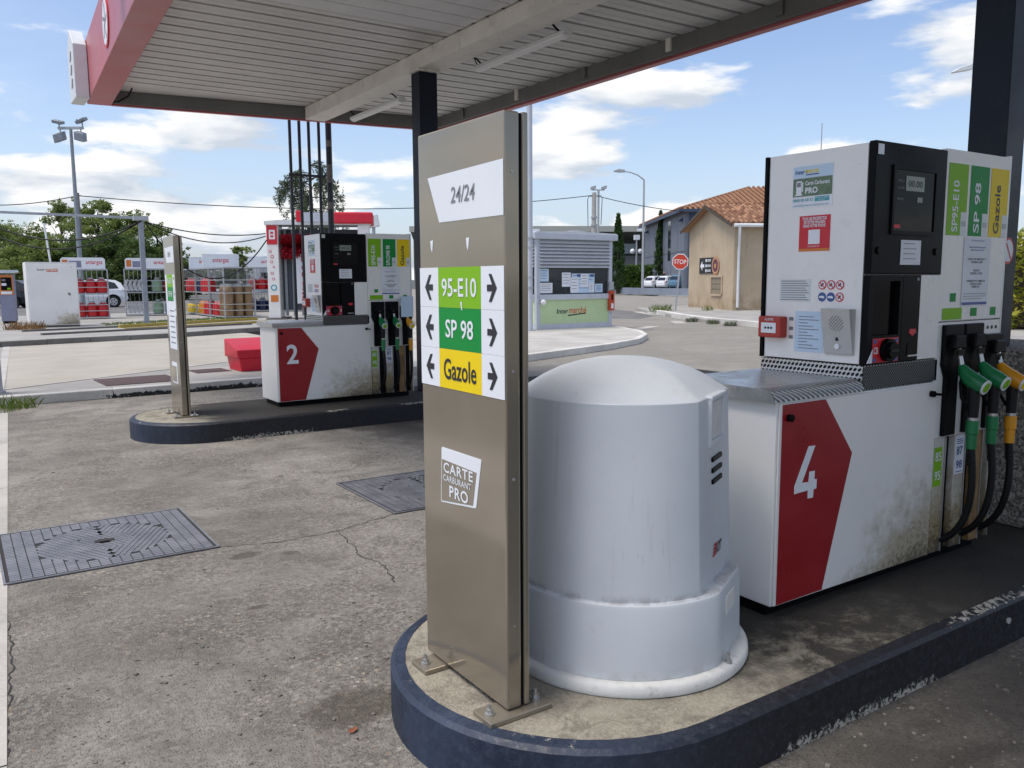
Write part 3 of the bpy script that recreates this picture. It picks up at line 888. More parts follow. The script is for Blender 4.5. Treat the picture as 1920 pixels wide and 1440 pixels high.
# ------------------------------------------------------------------ sign totems
ARROW = [(-.034,.0),(.004,.050),(.023,.050),(-.001,.012),(.036,.012),(.036,-.012),(-.001,-.012),(.023,-.050),(.004,-.050)]
def totem(loc, w, label, variant):
    t = thing('sign_totem', label, 'sign', loc, group='fuel sign totems at the island noses')
    k = w/.545; top = 1.897 if variant == 1 else 1.86
    MB().box(0, .055, 0, w, .022, top).build('face_panel', m_taupe, t, bevel=.006)
    MB().box(.056, .066, .006, w-.006, .025, top-.004).build('groove', m_black, t)
    MB().box(.067, .088, 0, w, .022, top).build('back_panel', m_taupe, t, bevel=.005)
    for z in (.30, .78, 1.12, 1.72):
        MB().cyl((.028, .001, z), (.028, -.002, z), .005, 10).build('rivet', m_alu, t)
    for y in (.012, w-.10):
        f = MB().box(-.085, .155, y-.045, y+.065, 0, .018).build('foot_plate', m_taupe, t, bevel=.003)
        for x in (-.055, .125):
            b = MB(); b.cyl((x, y+.01, .018), (x, y+.01, .024), .017, 16); b.cyl((x, y+.01, .024), (x, y+.01, .036), .012, 6); b.cyl((x, y+.01, .036), (x, y+.01, .052), .006, 10)
            b.build('bolt', m_alu, f)
    def plate(name, pts, mat, x=-.0015, th=.0014, parent=t):
        return MB().prism([(a*k, b) for a, b in pts], lambda u, v, q: (q, u, v), x, x+th).build(name, mat, parent)
    def rect(name, y0, y1, z0, z1, mat, x=-.0015, parent=t):
        return plate(name, [(y0,z0),(y1,z0),(y1,z1),(y0,z1)], mat, x, .0014, parent)
    p = plate('sign_plate', [(.474,1.745),(.003,1.756),(.003,1.592),(.397,1.592)], m_print)
    text('lettering', '24/24', .05, m_greyink, p, (-.003, .240*k, 1.675), FACE_X, bold=.008, shear=.12, fit=(.152*k, .052))
    if variant == 1:
        rows = [(1.307,1.442,m_lime,'95-E10',m_print,.062,.225), (1.167,1.307,m_dgreen,'SP 98',m_print,.062,.180), (1.032,1.167,m_yellow,'Gazole',m_ink,.072,.212)]
        for z0, z1, mt, tx, tm, hh, ww in rows:
            zc = (z0+z1)/2
            pr = rect('fuel_sign', .1345, .4095, z0+.0004, z1-.0004, mt)
            text('lettering', tx, .05, tm, pr, (-.003, .2725*k, zc), FACE_X, bold=.012, fit=(ww*k, hh))
            for y0, y1, s in ((.002,.134,-1), (.410,.543,1)):
                pa = rect('arrow_sign', y0, y1, z0+.0004, z1-.0004, m_print)
                # head points away from the fuel name
                MB().prism([((y0+y1)/2*k + s*(-a)*.80, zc+b*.86) for a, b in ARROW], lambda u, v, q: (q, u, v), -.003, -.0022).build('arrow', m_ink, pa)
        MB().prism([(.262*k,1.328),(.252*k,1.328),(.250*k,1.30),(.255*k,1.302)], lambda u, v, q: (q, u, v), -.003, -.0024).build('peel', m_print, t)
        cq = [(.401,.821),(.147,.821),(.143,.816),(.177,.657),(.183,.650),(.410,.622),(.416,.627),(.406,.816)]
        c = plate('card_emblem', cq, m_print)
        plate('emblem_field', [(.4035,.778),(.172,.772),(.197,.656),(.411,.628)], m_greyink if False else m_taupe, -.0025, .0008, c)
        sh = {'shear': 0.0}
        text('lettering', 'CARTE', .05, m_print, c, (-.004, .291*k, .753), FACE_X, bold=.02, gap=1.15, fit=(.196*k, .036))
        text('lettering', 'CARBURANT', .05, m_print, c, (-.004, .299*k, .716), FACE_X, bold=.012, gap=1.12, fit=(.186*k, .022))
        text('lettering', 'PRO', .05, m_print, c, (-.004, .288*k, .674), FACE_X, bold=.02, gap=1.12, fit=(.125*k, .042))
        for y, z in ((.455, 1.515), (.215, 1.515)):
            MB().prism([(y-.012, z+.02), (y+.008, z+.018), (y+.004, z-.01), (y-.004, z-.022)], lambda u, v, q: (q, u, v), -.0012, -.0002).build('torn_tape', m_print, t)
    else:
        rect('arrow_sign', .44, .52, 1.05, 1.47, m_print); rect('arrow_sign', .02, .12, 1.05, 1.47, m_print)
        pr = rect('fuel_sign', .125, .435, 1.34, 1.47, m_lime); text('lettering', '95-E10', .05, m_print, pr, (-.003, .28*k, 1.405), FACE_X, bold=.012, fit=(.23*k, .06))
        pr = rect('fuel_sign', .125, .435, 1.20, 1.339, m_dgreen); text('lettering', 'SP 98', .05, m_print, pr, (-.003, .28*k, 1.27), FACE_X, bold=.012, fit=(.19*k, .06))
        pn = rect('notice', .06, .43, .70, 1.195, m_paper, -.002)
        for i in range(7):
            MB().prism([(.12*k,.76+i*.055),(.36*k,.76+i*.055),(.36*k,.772+i*.055),(.12*k,.772+i*.055)], lambda u, v, q: (q, u, v), -.003, -.0024).build('text_line', m_greyink, pn)
        c = rect('card_emblem', .13, .40, .34, .56, m_print); rect('emblem_field', .17, .385, .355, .52, m_taupe, -.003, c)
        for z in (1.43, 1.27, 1.11): rect('mark', .055, .075, z-.012, z+.012, m_ink, -.003)
    return t
totem((1.392, 2.108, .20), .545, 'tall taupe fuel sign totem listing 95-E10, SP 98 and Gazole, beside the grey bin', 1)
totem((1.91, 8.955, .20), .475, 'slim taupe sign totem with a white paper notice, on the island of pump 2', 2)

# ------------------------------------------------------------------ dome-topped plastic bin
bn = thing('litter_bin', 'large pale grey domed plastic bin behind the tall taupe totem', 'bin', (2.085, 2.345, .20))
TH = R_(-62)
def facet(half):
    k = math.cos(R_(half))
    def f(r, t, z):
        d = math.cos(t-TH)
        return min(r, k*r/d) if d > .2 else r
    return f
MB().lathe([(.44,0),(.474,.003),(.478,.012),(.476,.036),(.468,.046),(.455,.050),(.42,.052)], 80).build('foot_flange', m_binf, bn, smooth=35)
MB().lathe([(.440,.050),(.448,.052),(.447,.09),(.442,.296),(.438,.308),(.430,.315),(.40,.318)], 120, rfun=facet(20)).build('base_drum', m_bin, bn, smooth=18)
MB().lathe([(.402,.306),(.4235,.312),(.4235,.322),(.397,.980),(.3965,.986),(.394,.989),(.362,1.008),(.31,1.041),(.25,1.070),(.18,1.092),(.11,1.106),(.05,1.111),(.003,1.112)], 120, rfun=facet(30)).build('hood', m_bin, bn, smooth=18)
nrm = Vector((math.cos(TH), math.sin(TH), 0)); tan = Vector((-math.sin(TH), math.cos(TH), 0)); up = Vector((0,0,1))
hd = MB()
for s in (-1, 1):
    hd.obox(nrm*.338 + tan*s*.088 + up*.900, nrm*.022, tan*.012, up*.090)
hd.obox(nrm*.345 + up*.984, nrm*.017, tan*.100, up*.010)
hd.obox(nrm*.342 + up*.822, nrm*.020, tan*.078, up*.012)
hh = hd.build('handle', m_bin, bn, bevel=.006)
MB().obox(nrm*.344 + up*.900, nrm*.005, tan*.075, up*.066).build('handle_recess', m_binf, hh)
for i in range(3):
    MB().obox(nrm*(.3535+.0013*i) + up*(.762-.040*i), nrm*.006, tan*.062, up*.008).build('slot', m_black, bn)
rz = TH + math.pi/2
text('maker_mark', 'ROT', .04, m_ink, bn, tuple(nrm*.3665 + up*.425 + tan*.02), (R_(90), 0, rz), bold=.03, shear=.25, fit=(.085, .040))
mk = MB()
for i in range(4):
    mk.obox(nrm*.3668 + up*(.410+.012*i) - tan*(.042-.006*i), nrm*.0004, tan*.018, up*.0034)
mk.build('maker_stripes', m_redprint, bn)
MB().obox(nrm*.4165 + up*.235, nrm*.004, tan*.06, up*.035).build('grip_recess', m_binf, bn, bevel=.004)
for a in (-76, 60, 150):
    c = Vector((math.cos(R_(a))*.455, math.sin(R_(a))*.455, .050))
    MB().cyl(c, c+Vector((0,0,.005)), .014, 14).cyl(c+Vector((0,0,.005)), c+Vector((0,0,.014)), .010, 6).cyl(c+Vector((0,0,.014)), c+Vector((0,0,.034)), .0065, 10).build('bolt', m_alu, bn)

# ------------------------------------------------------------------ cast covers in the lane
def cover(x0, y0, x1, y1, label):
    t = thing('manhole_cover', label, 'manhole cover', ((x0+x1)/2, (y0+y1)/2, 0), group='cast covers in the lane')
    hx, hy = (x1-x0)/2, (y1-y0)/2
    MB().box(-hx, hx, -hy, hy, .001, .005).build('plate', m_irond, t)
    fr = MB()
    for a in ((-hx,hx,-hy,-hy+.012),(-hx,hx,hy-.012,hy),(-hx,-hx+.012,-hy+.012,hy-.012),(hx-.012,hx,-hy+.012,hy-.012)):
        fr.box(*a, .005, .0115)
    fr.build('frame', m_iron, t)
    tl = MB()
    def cell(x, y, hw, hh, sh):
        P = [(x-hw-sh*hh, y-hh), (x+hw-sh*hh, y-hh), (x+hw+sh*hh, y+hh), (x-hw+sh*hh, y+hh)]
        zt = .0112 - (.0004 if sh > .2 or sh < -.2 else 0) - (.0004 if hw < .014 else 0)
        vs = [(a, b, .005) for a, b in P] + [(a, b, zt) for a, b in P]
        tl.add(vs, [(4,5,6,7),(0,1,5,4),(1,2,6,5),(2,3,7,6),(3,0,4,7)])
    px_, py_ = .0560, .0320
    nx, ny = int((2*hx-.026)/px_), int((2*hy-.026)/py_)
    def q(x, y): return math.sqrt((x/.37)**2 + (y/.36)**2)
    for j in range(ny):
        y = (j-(ny-1)/2)*py_
        for i in range(nx):
            x = (i-(nx-1)/2)*px_
            if q(x, y) > 1.03: cell(x, y, px_*.45, py_*.42, 0)
        for i in range(0, 24):
            for sg in (1, -1):
                x = sg*((i-8)*.036 + .5*y)
                if x*sg < .004: continue
                if .43 < q(x, y) < 1.0: cell(x, y, .0155, py_*.42, sg*.5)
        for i in range(-9, 10):
            x = i*.030 - .5*y
            if q(x, y) < .45 and q(x, y) > .10: cell(x, y, .0125, py_*.40, -.5)
    o = tl.build('raised_tread', m_iron, t, fix=False); o['kind'] = 'stuff'
    b = MB(); b.box(-.055, .055, -.02, .02, .0115, .015); b.build('lifting_eye', m_irond, t)
cover(.125, 5.03, 1.245, 6.07, 'rectangular cast iron cover beside the pale concrete margin')
cover(2.43, 5.07, 3.55, 6.12, 'rectangular cast iron cover in the lane between the totem and pump 2')
def grid_cover(name, x0, y0, x1, y1, z, label):
    t = thing(name, label, 'grating', ((x0+x1)/2, (y0+y1)/2, z), rz=R_(3))
    hx, hy = (x1-x0)/2, (y1-y0)/2
    MB().box(-hx, hx, -hy, hy, .001, .006).build('plate', m_maroon, t)
    f = MB()
    for i in range(int(2*hx/.05)):
        f.box(-hx+.01+i*.05, -hx+.04+i*.05, -hy+.01, hy-.01, .006, .011)
    f.build('bars', m_maroon, t)
grid_cover('floor_grating', 1.74, 13.02, 2.80, 14.0, .12, 'long maroon floor grating near the white painted line')
grid_cover('floor_grating', 3.22, 13.95, 3.78, 14.5, .12, 'small maroon floor grating near the red grit bin')
# prohibition roundel on the near column
mb = MB(); mb.prism([(4.985+.062*math.cos(2*math.pi*i/24), 1.745+.075*math.sin(2*math.pi*i/24)) for i in range(24)], lambda u, v, t: (u, t, v), 2.383, 2.3865)
rs = cb(mb, 'roundel', m_redprint)
mb = MB(); mb.prism([(4.985+.050*math.cos(2*math.pi*i/24), 1.745+.062*math.sin(2*math.pi*i/24)) for i in range(24)], lambda u, v, t: (u, t, v), 2.3815, 2.3828)
cb(mb, 'roundel_field', m_print, rs)
mb = MB(); mb.bar((4.955,2.381,1.79),(5.015,2.381,1.70),.001,.012)
cb(mb, 'roundel_slash', m_redprint, rs)
# stains: worn hollows, stones, leaf
st = MB(); rnd = random.Random(4)
for i in range(700):
    x, y = rnd.uniform(.15, 2.0), rnd.uniform(1.2, 3.8)
    if rnd.random() < .35: x, y = rnd.uniform(1.4, 5.0), rnd.uniform(1.0, 1.66)
    if rnd.random() < .12: x, y = rnd.uniform(.4, 4.5), rnd.uniform(3.5, 8.0)
    if (x-1.9)**2+(y-2.39)**2 < .56 or (x > 1.85 and y > 1.66 and y < 3.2): continue
    r = rnd.uniform(.0025, .007) if rnd.random() < .9 else rnd.uniform(.007,.011); a = rnd.uniform(0, 3)
    st.obox((x, y, r*.35), (r*math.cos(a), r*math.sin(a), 0), (-r*.7*math.sin(a), r*.7*math.cos(a), 0), (0, 0, r*.5))
o = st.build('loose_stones', m_stone); tag(o, 'small loose stones scattered over the worn lane', 'stones', kind='stuff')
lf = MB(); lf.add([(0,0,.008),(.012,.012,.012),(.032,.010,.006),(.045,0,.012),(.03,-.012,.010),(.010,-.010,.006)], [(0,1,2,3,4,5)])
o = lf.build('dead_leaf', m_leaf); o.location = (1.06, 2.63, 0); o.rotation_euler = (0, 0, .4); tag(o, 'curled brown dead leaf on the lane beside the island nose', 'leaf')
# ------------------------------------------------------------------ fuel pumps
def perforated():
    t = NT('perforated steel'); p = t.pos(local=True)
    o3 = t.xyz(p); cv = t.n('ShaderNodeCombineXYZ'); t.l(t.math('ADD', t.math('ADD', o3[0], o3[1]), t.math('MULTIPLY', o3[2], .5)), cv.inputs[0]); t.l(o3[2], cv.inputs[1])
    x = t.n('ShaderNodeTexVoronoi', voronoi_dimensions='2D'); t.l(cv.outputs[0], x.inputs['Vector']); x.inputs['Scale'].default_value = 46; x.inputs['Randomness'].default_value = 0.0
    hole = t.ramp(x.outputs['Distance'], .40, .34)
    c = t.mix(hole, (.55, .55, .54), (.006, .006, .006))
    t.l(t.math('SUBTRACT', 1.0, hole), t.b.inputs['Metallic'])
    return t.done(c, t.ramp(hole, 0, 1, .36, .9))
def tread_mat():
    t = NT('ribbed tread steel'); p = t.pos(local=True)
    w = t.n('ShaderNodeTexWave', wave_type='BANDS', bands_direction='DIAGONAL'); t.l(p, w.inputs['Vector'])
    w.inputs['Scale'].default_value = 20
    t.bump(w.outputs['Fac'], 1.0, .006)
    return t.done(t.mix(w.outputs['Fac'], (.22, .22, .22), (.72, .72, .71)), .30, 1.0)
def mesh_mat():
    t = NT('dark expanded mesh'); p = t.pos(local=True); o3 = t.xyz(p)
    a = t.math('SINE', t.math('MULTIPLY', t.math('ADD', o3[0], o3[2]), 380)); b = t.math('SINE', t.math('MULTIPLY', t.math('SUBTRACT', o3[0], o3[2]), 380))
    g = t.ramp(t.math('MAXIMUM', a, b), .55, .9)
    return t.done(t.mix(g, (.008, .008, .008), (.16, .16, .155)), .5, 0, .3)
m_perf = perforated(); m_tread = tread_mat(); m_mesh = mesh_mat()

def pump(loc, scale, digit, names, label, notice_third):
    t = thing('fuel_pump', label, 'fuel pump', loc, group='fuel pumps on the islands'); t.scale = (scale,)*3
    def bx(name, x0, x1, y0, y1, z0, z1, mat, parent=t, bevel=0.0):
        return MB().box(x0, x1, y0, y1, z0, z1).build(name, mat, parent, bevel=bevel)
    def fy(name, x0, x1, z0, z1, mat, y=-.0015, parent=t, th=.0013):       # flat plate on the front
        return MB().box(x0, x1, y, y+th, z0, z1).build(name, mat, parent)
    def fxp(name, y0, y1, z0, z1, mat, x, parent=t, th=.0013):              # flat plate on the left side
        return MB().box(x, x+th, y0, y1, z0, z1).build(name, mat, parent)
    bx('plinth', .05, 1.70, .05, .50, .001, .056, m_black)
    cab = bx('cabinet', .020, 1.185, 0, .555, .057, .908, m_panelw, bevel=.006)
    door = bx('door_panel', .030, 1.178, -.008, -.001, .060, .900, m_panel, bevel=.004)
    MB().prism([(.046,.897),(.321,.897),(.521,.646),(.347,.066),(.046,.064)], lambda u, v, q: (u, q, v), -.0096, -.0082).build('red_panel', m_red, t)
    if digit == '4':
        P4 = [(333,500),(370,502),(303,679),(340,682),(343,630),(373,631),(372,675),(386,675),(386,724),(370,725),(368,767),(338,766),(338,724),(262,728),(262,690)]
        MB().prism([(.135+.145*(a-262)/124, .487+.223*(767-b)/267) for a, b in P4], lambda u, v, q: (u, q, v), -.0112, -.0100).build('pump_number', m_print, t)
    else:
        text('pump_number', digit, .22, m_print, t, (.2075, -.0105, .600), bold=.022, fit=(.135, .222), shear=0)
    for x, z, s in ((.084,.842,0), (1.122,.855,1)):
        lk = MB(); lk.cyl((x,-.009,z),(x,-.028,z),.015,18)
        if s: lk.bar((x,-.026,z),(x+.045,-.03,z-.005),.014,.012)
        lk.build('lock', m_black, t, smooth=True)
    # stainless cover with rolled front edge
    prof = [(.565,.912),(.565,.960),(.055,.960),(.030,.957),(.010,.949),(-.004,.936),(-.011,.920),(-.012,.909),(.0,.909),(.0,.912)]
    cv = MB().prism(prof, lambda u, v, q: (q, u, v), -.010, .585).build('cover_plate', m_steel, t)
    tp = [(.056,.9612),(.030,.9582),(.0095,.9502),(-.0047,.937),(-.0120,.9205),(-.0130,.910)]
    tr = MB()
    for (a, b), (c, d) in zip(tp[:-1], tp[1:]):
        tr.quad((-.009, a, b), (.584, a, b), (.584, c, d), (-.009, c, d))
    tr.build('tread_strip', m_tread, cv, smooth=60, fix=False)
    bx('side_flange', -.0125, -.0102, .004, .562, .908, .957, m_steel, cv)
    bx('vent_band', .590, 1.170, .004, .552, .910, 1.018, m_perf)
    bx('front_mesh', .596, 1.168, -.004, .0036, .916, 1.014, m_mesh)
    # upper electronics housing
    bx('upper_housing', .600, 1.145, .022, .545, 1.022, 1.966, m_white, bevel=.004)
    bx('side_panel', .590, .5992, .024, .530, 1.024, 1.966, m_white, bevel=.002)
    bx('rear_edge', .588, 1.145, .547, .562, 1.022, 1.968, m_black)
    dp = bx('display_panel', .587, 1.141, -.014, .020, 1.414, 1.972, m_black, bevel=.004)
    MB().prism([(.585,1.03),(.625,1.03),(.625,1.09)], lambda u, v, q: (u, q, v), -.0165, -.0152).build('torn_sticker', m_paper, t)
    sf = MB()
    for a in ((.713,1.058,1.585,1.602),(.713,1.058,1.862,1.880),(.713,.728,1.602,1.862),(1.043,1.058,1.602,1.862)):
        sf.box(a[0], a[1], -.022, -.0145, a[2], a[3])
    sf.build('screen_bezel', m_black, dp)
    fy('screen_glass', .7285, 1.0425, 1.6025, 1.8615, m_gloss, -.0165, dp)
    lc = fy('lcd', .812, .955, 1.775, 1.838, M('lcd', (.20,.23,.19), .25), -.0185, dp)
    text('digits', '00.00', .03, m_ink, dp, (.884, -.0195, 1.806), fit=(.11, .028))
    fy('lcd', .905, .945, 1.728, 1.750, M('lcd small', (.16,.18,.16), .25), -.0185, dp)
    for i, (tx, z) in enumerate((('PRIX', 1.815), ('VOLUME', 1.785), ('PRIX/L', 1.738))):
        text('caption', tx, .014, m_greyink, dp, (.775, -.0185, z), fit=(.05, .010))
    fy('maker_badge', .735, .782, 1.613, 1.628, m_redprint, -.0185, dp)
    lb = fy('handwritten_label', .800, .956, 1.455, 1.563, m_paper, -.0165, dp)
    for i in range(4): fy('text_line', .82, .92-.012*(i % 2), 1.48+i*.022, 1.483+i*.022, m_greyink, -.0175, dp)
    fy('corner_plate', .598, .640, 1.915, 1.958, m_alu, -.0165, dp)
    for x in (.635, 1.085): MB().cyl((x, -.015, 1.515), (x, -.022, 1.515), .016, 16).build('lock', m_black, dp, smooth=True)
    # card terminal, ticket slot, blank panel
    ct = MB()
    for a in ((.588,.622,1.024,1.410),(.818,.838,1.024,1.410),(.622,.818,1.384,1.410),(.622,.818,1.024,1.148)):
        ct.box(a[0], a[1], -.012, .020, a[2], a[3])
    term = ct.build('card_terminal', m_black, t)
    fy('terminal_screen', .623, .817, 1.149, 1.383, m_gloss, .012, term)
    cbp = fy('card_plate', .626, .822, 1.030, 1.136, m_redprint, -.0145, term)
    for x in (.632, .795):
        fy('card_logo', x, x+.022, 1.115, 1.131, m_blueink, -.016, term); fy('card_logo', x, x+.022, 1.034, 1.050, m_blueink, -.016, term)
    text('lettering', 'CB', .03, m_print, term, (.650, -.0162, 1.083), bold=.02, fit=(.034, .030))
    text('lettering', 'CB', .03, m_print, term, (.806, -.0162, 1.083), bold=.02, fit=(.022, .030))
    MB().cyl((.728,-.015,1.083),(.728,-.040,1.083),.050,28).cyl((.728,-.040,1.083),(.728,-.055,1.083),.036,24).build('card_slot', m_black, term, smooth=30)
    MB().box(.70,.757,-.060,-.0555,1.078,1.088).build('slot_lip', m_rubber, term)
    tk = bx('ticket_unit', .840, .983, -.012, .020, 1.024, 1.410, m_black, bevel=.003)
    MB().prism([(.905,1.168),(.955,1.168),(.955,1.155),(.965,1.155),(.930,1.136),(.895,1.155),(.905,1.155)], lambda u, v, q: (u, q, v), -.0145, -.0130).build('arrow_badge', m_redprint, tk)
    fy('ticket_mouth', .895, .965, 1.050, 1.108, m_gloss, -.0145, tk); fy('mouth_lip', .893, .967, 1.044, 1.051, m_alu, -.020, tk, th=.006)
    fy('small_logo', .945, .965, 1.385, 1.398, m_greyink, -.0145, tk)
    bx('blank_panel', .985, 1.150, -.010, .020, 1.024, 1.410, m_white, bevel=.003)
    # hose column
    bx('hose_column', 1.188, 1.735, .030, .515, .057, 1.984, m_panelw)
    bx('column_side', 1.728, 1.745, -.004, .52, .06, 1.992, m_alu)
    bx('upper_panel', 1.152, 1.727, -.006, .029, 1.192, 1.984, m_white, bevel=.004)
    X0 = (1.172, 1.365, 1.553); mats = (m_lime, m_dgreen, m_yellow)
    for x, mt, nm in zip(X0, mats, names):
        s = fy('fuel_label', x, x+.168, 1.594, 1.922, mt, -.0085)
        text('lettering', nm, .05, m_ink if mt is m_yellow else m_print, s, (x+.066, -.0095, 1.602+.125), (R_(90), R_(-90), 0), bold=.018, fit=(.235, .052))
        gl = fy('grade_badge', x+.118, x+.168, 1.594, 1.702, m_signw, -.0098)
        text('lettering', 'E5', .02, m_greyink, gl, (x+.143, -.0110, 1.648), fit=(.032, .022))
    nb = fy('notice', 1.338, 1.580, 1.262, 1.588, m_paper, -.0098)
    for i, (tx, z, wd) in enumerate((('Chers clients, Chers clientes,', 1.573, .12), ('Nous vous informons que la\nstation sera ouverte du', 1.536, .15), ('LUNDI 15 AU MERCREDI 17\nDE 8H00 A 12H00', 1.478, .17), ('JEUDI 18\nDE 8H00 A 12H15', 1.424, .11), ('VENDREDI 19 ET SAMEDI 20\nDE 8H00 A 12H00\nFERMEE 24H', 1.367, .17))):
        text('lettering', tx, .012, m_blueink if i < 2 else m_ink, nb, (1.459, -.0108, z), bold=.01, fit=(wd, None))
    for i in range(3): fy('text_line', 1.352, 1.566-.05*(i == 2), 1.318-i*.012, 1.3205-i*.012, m_greyink, -.0108, nb)
    fy('notice_footer', 1.342, 1.572, 1.266, 1.279, m_blueink, -.0108, nb)
    for a in ((1.242,1.290,1.284,1.324), (1.434,1.490,1.211,1.251), (1.622,1.672,1.211,1.251)): fy('green_square', *a, m_dgreen, -.0085)
    fy('lime_label', 1.182, 1.352, 1.199, 1.254, m_lime, -.0085)
    bx('lower_panel', 1.152, 1.727, -.004, .029, .632, 1.187, m_panelw)
    # holsters, channels, strips
    for i, (hx, zt) in enumerate(((1.276, 1.176), (1.461, 1.176), (1.657, 1.118))):
        poly = [(-.086,zt),(.086,zt),(.086,.985),(.055,.925),(.055,.640),(-.055,.640),(-.055,.925),(-.086,.985)]
        h = MB().prism([(hx+a, b) for a, b in poly], lambda u, v, q: (u, q, v), -.024, -.0045).build('holster', m_black, t, bevel=.006)
        hb = MB(); hb.prism([(-.058,1.062),(.058,1.062),(.046,1.128),(-.046,1.128)], lambda u, v, q: (hx+u, q, v+(zt-1.176)*.7), -.056, -.0245)
        hb.build('holster_hood', m_black, h, bevel=.008)
        MB().box(hx-.030, hx+.030, -.0605, -.0565, 1.030+(zt-1.176)*.7, 1.0615+(zt-1.176)*.7).build('holster_mouth', m_gloss, h)
    for k in range(3): MB().cyl((1.612+k*.040,-.005,1.150),(1.612+k*.040,-.0065,1.150),.009,14).build('indicator', m_ink, t)
    for (a, b, mt) in ((1.188,1.278,m_strip),(1.372,1.462,m_strip),(1.556,1.628,m_rust),(1.706,1.727,m_strip)):
        bx('strip', a, b, -.004, .029, .060, .630, mt, bevel=.002)
        bx('strip_edge', b+.001, b+.006, -.010, .029, .060, .630, m_alu)
    bx('channel', 1.180, 1.727, .0292, .0298, .058, .632, m_black)
    s = fy('octane_label', 1.190, 1.258, .392, .585, m_lime, -.0055)
    text('lettering', '85', .05, m_print, s, (1.224, -.0065, .540), bold=.01, fit=(.050, .046)); text('lettering', '95', .05, m_print, s, (1.224, -.0065, .445), bold=.01, fit=(.050, .046))
    s = fy('octane_label', 1.376, 1.458, .430, .625, m_paper, -.0055)
    text('lettering', '87', .05, m_blueink, s, (1.417, -.0065, .548), bold=.02, fit=(.056, .042)); text('lettering', '98', .05, m_blueink, s, (1.417, -.0065, .478), bold=.02, fit=(.056, .042))
    for z in (.582, .592, .602, .440): fy('text_line', 1.388, 1.446, z, z+.004, m_blueink, -.0066, s)
    # nozzles and hoses
    for i, (nx, nm, dz) in enumerate(((1.288, m_green, 0), (1.472, m_green, .004), (1.652, m_amber, -.012))):
        body = MB().tube([(nx,-.056,.982+dz),(nx,-.062,.972+dz),(nx,-.076,.950+dz),(nx,-.098,.928+dz),(nx,-.122,.912+dz),(nx,-.150,.899+dz),(nx,-.172,.890+dz)], [.015,.022,.031,.038,.041,.039,.034], 18).build('nozzle', nm, t, smooth=True)
        MB().tube([(nx,-.036,1.082+dz),(nx,-.042,1.045+dz),(nx,-.060,.970+dz)], [.0105,.012,.0135], 14).build('spout', m_alu, body, smooth=True)
        ax = Vector((0,-.93,-.36)).normalized(); e = Vector((nx,-.172,.890+dz))
        MB().cyl(e, e+ax*.007, .0355, 24).build('end_ring', m_print, body, smooth=30)
        MB().cyl(e+ax*.0072, e+ax*.009, .025, 22).build('end_badge', m_lime if nm is m_green else m_yellow, body)
        MB().tube([(nx,-.075,.955+dz),(nx,-.058,.90+dz),(nx,-.066,.83+dz),(nx,-.10,.775+dz)], [.010,.009,.008,.008], 10).build('trigger_guard', m_black, body, smooth=True)
        MB().tube([(nx,-.122,.900+dz),(nx,-.124,.86+dz),(nx,-.125,.80+dz),(nx,-.125,.742+dz)], [.030,.028,.025,.023], 16).build('grip', m_rubber, body, smooth=True)
        MB().cyl((nx,-.125,.7425+dz),(nx,-.125,.728+dz),.0225,16).build('swivel', m_alu, body, smooth=30)
        MB().tube([(nx,-.125,.7275+dz),(nx,-.125,.665+dz),(nx,-.125,.660+dz),(nx,-.125,.592+dz)], [.0275,.0275,.0235,.023], 16).build('sleeve', nm, body, smooth=30)
        pts = []
        for k in range(15):
            s_ = k/14
            a = (1-s_)**3; b = 3*s_*(1-s_)**2; c = 3*s_*s_*(1-s_); d = s_**3
            pts.append((nx+.018*math.sin(s_*3)*(1 if i != 2 else .4), a*-.125+b*-.150+c*-.125+d*.012, a*(.60+dz)+b*.36+c*.17+d*.105))
        hs = MB().tube(pts, .0165, 12).build('hose', m_rubber, t, smooth=True)
        rg = MB()
        for k in range(7): rg.cyl((nx, -.1255-.001*k, .588-.012*k+dz), (nx, -.1257-.001*k, .581-.012*k+dz), .0195, 12)
        rg.build('hose_sleeve_rings', m_rubber, hs, smooth=30)
    if notice_third:
        fy('blank_sheet', 1.560, 1.728, .985, 1.235, m_pblue, -.066)
    # left flank stickers and fittings
    xs = .5885
    s = fxp('card_sticker', .188, .402, 1.718, 1.906, m_paper, xs)
    fxp('sticker_band', .192, .398, 1.850, 1.902, m_pblue, xs-.001, s); fxp('sticker_field', .192, .398, 1.768, 1.849, M('olive print', (.13,.20,.12), .5, var=.25, vs=30), xs-.001, s)
    text('lettering', 'Inter', .02, m_blueink, s, (xs-.002, .362, 1.878), FACE_X, bold=.02, shear=.1, fit=(.052, .020)); text('lettering', 'MARCHE', .02, m_yellow, s, (xs-.002, .298, 1.878), FACE_X, bold=.02, fit=(.070, .016))
    fxp('underline', .262, .330, 1.861, 1.866, m_blueink, xs-.002, s)
    text('lettering', 'Carte Carburant', .02, m_print, s, (xs-.002, .268, 1.826), FACE_X, bold=.02, fit=(.128, .018)); text('lettering', 'PRO', .02, m_print, s, (xs-.002, .298, 1.793), FACE_X, bold=.03, fit=(.066, .027))
    pi = MB(); pi.box(xs-.002, xs-.0012, .352, .380, 1.778, 1.838); pi.box(xs-.002, xs-.0012, .344, .350, 1.790, 1.832); pi.box(xs-.002, xs-.0012, .346, .386, 1.773, 1.778); pi.build('pump_symbol', m_print, s)
    fxp('symbol_window', .356, .376, 1.812, 1.832, m_greyink, xs-.003, s)
    fxp('phone_band', .205, .280, 1.742, 1.763, m_mcyan, xs-.001, s); text('lettering', '0800 00 68 52', .02, m_mcyan, s, (xs-.002, .342, 1.752), FACE_X, bold=.01, fit=(.108, .013)); text('lettering', 'Service & appel\ngratuits', .01, m_print, s, (xs-.002, .243, 1.7525), FACE_X, fit=(.066, .016))
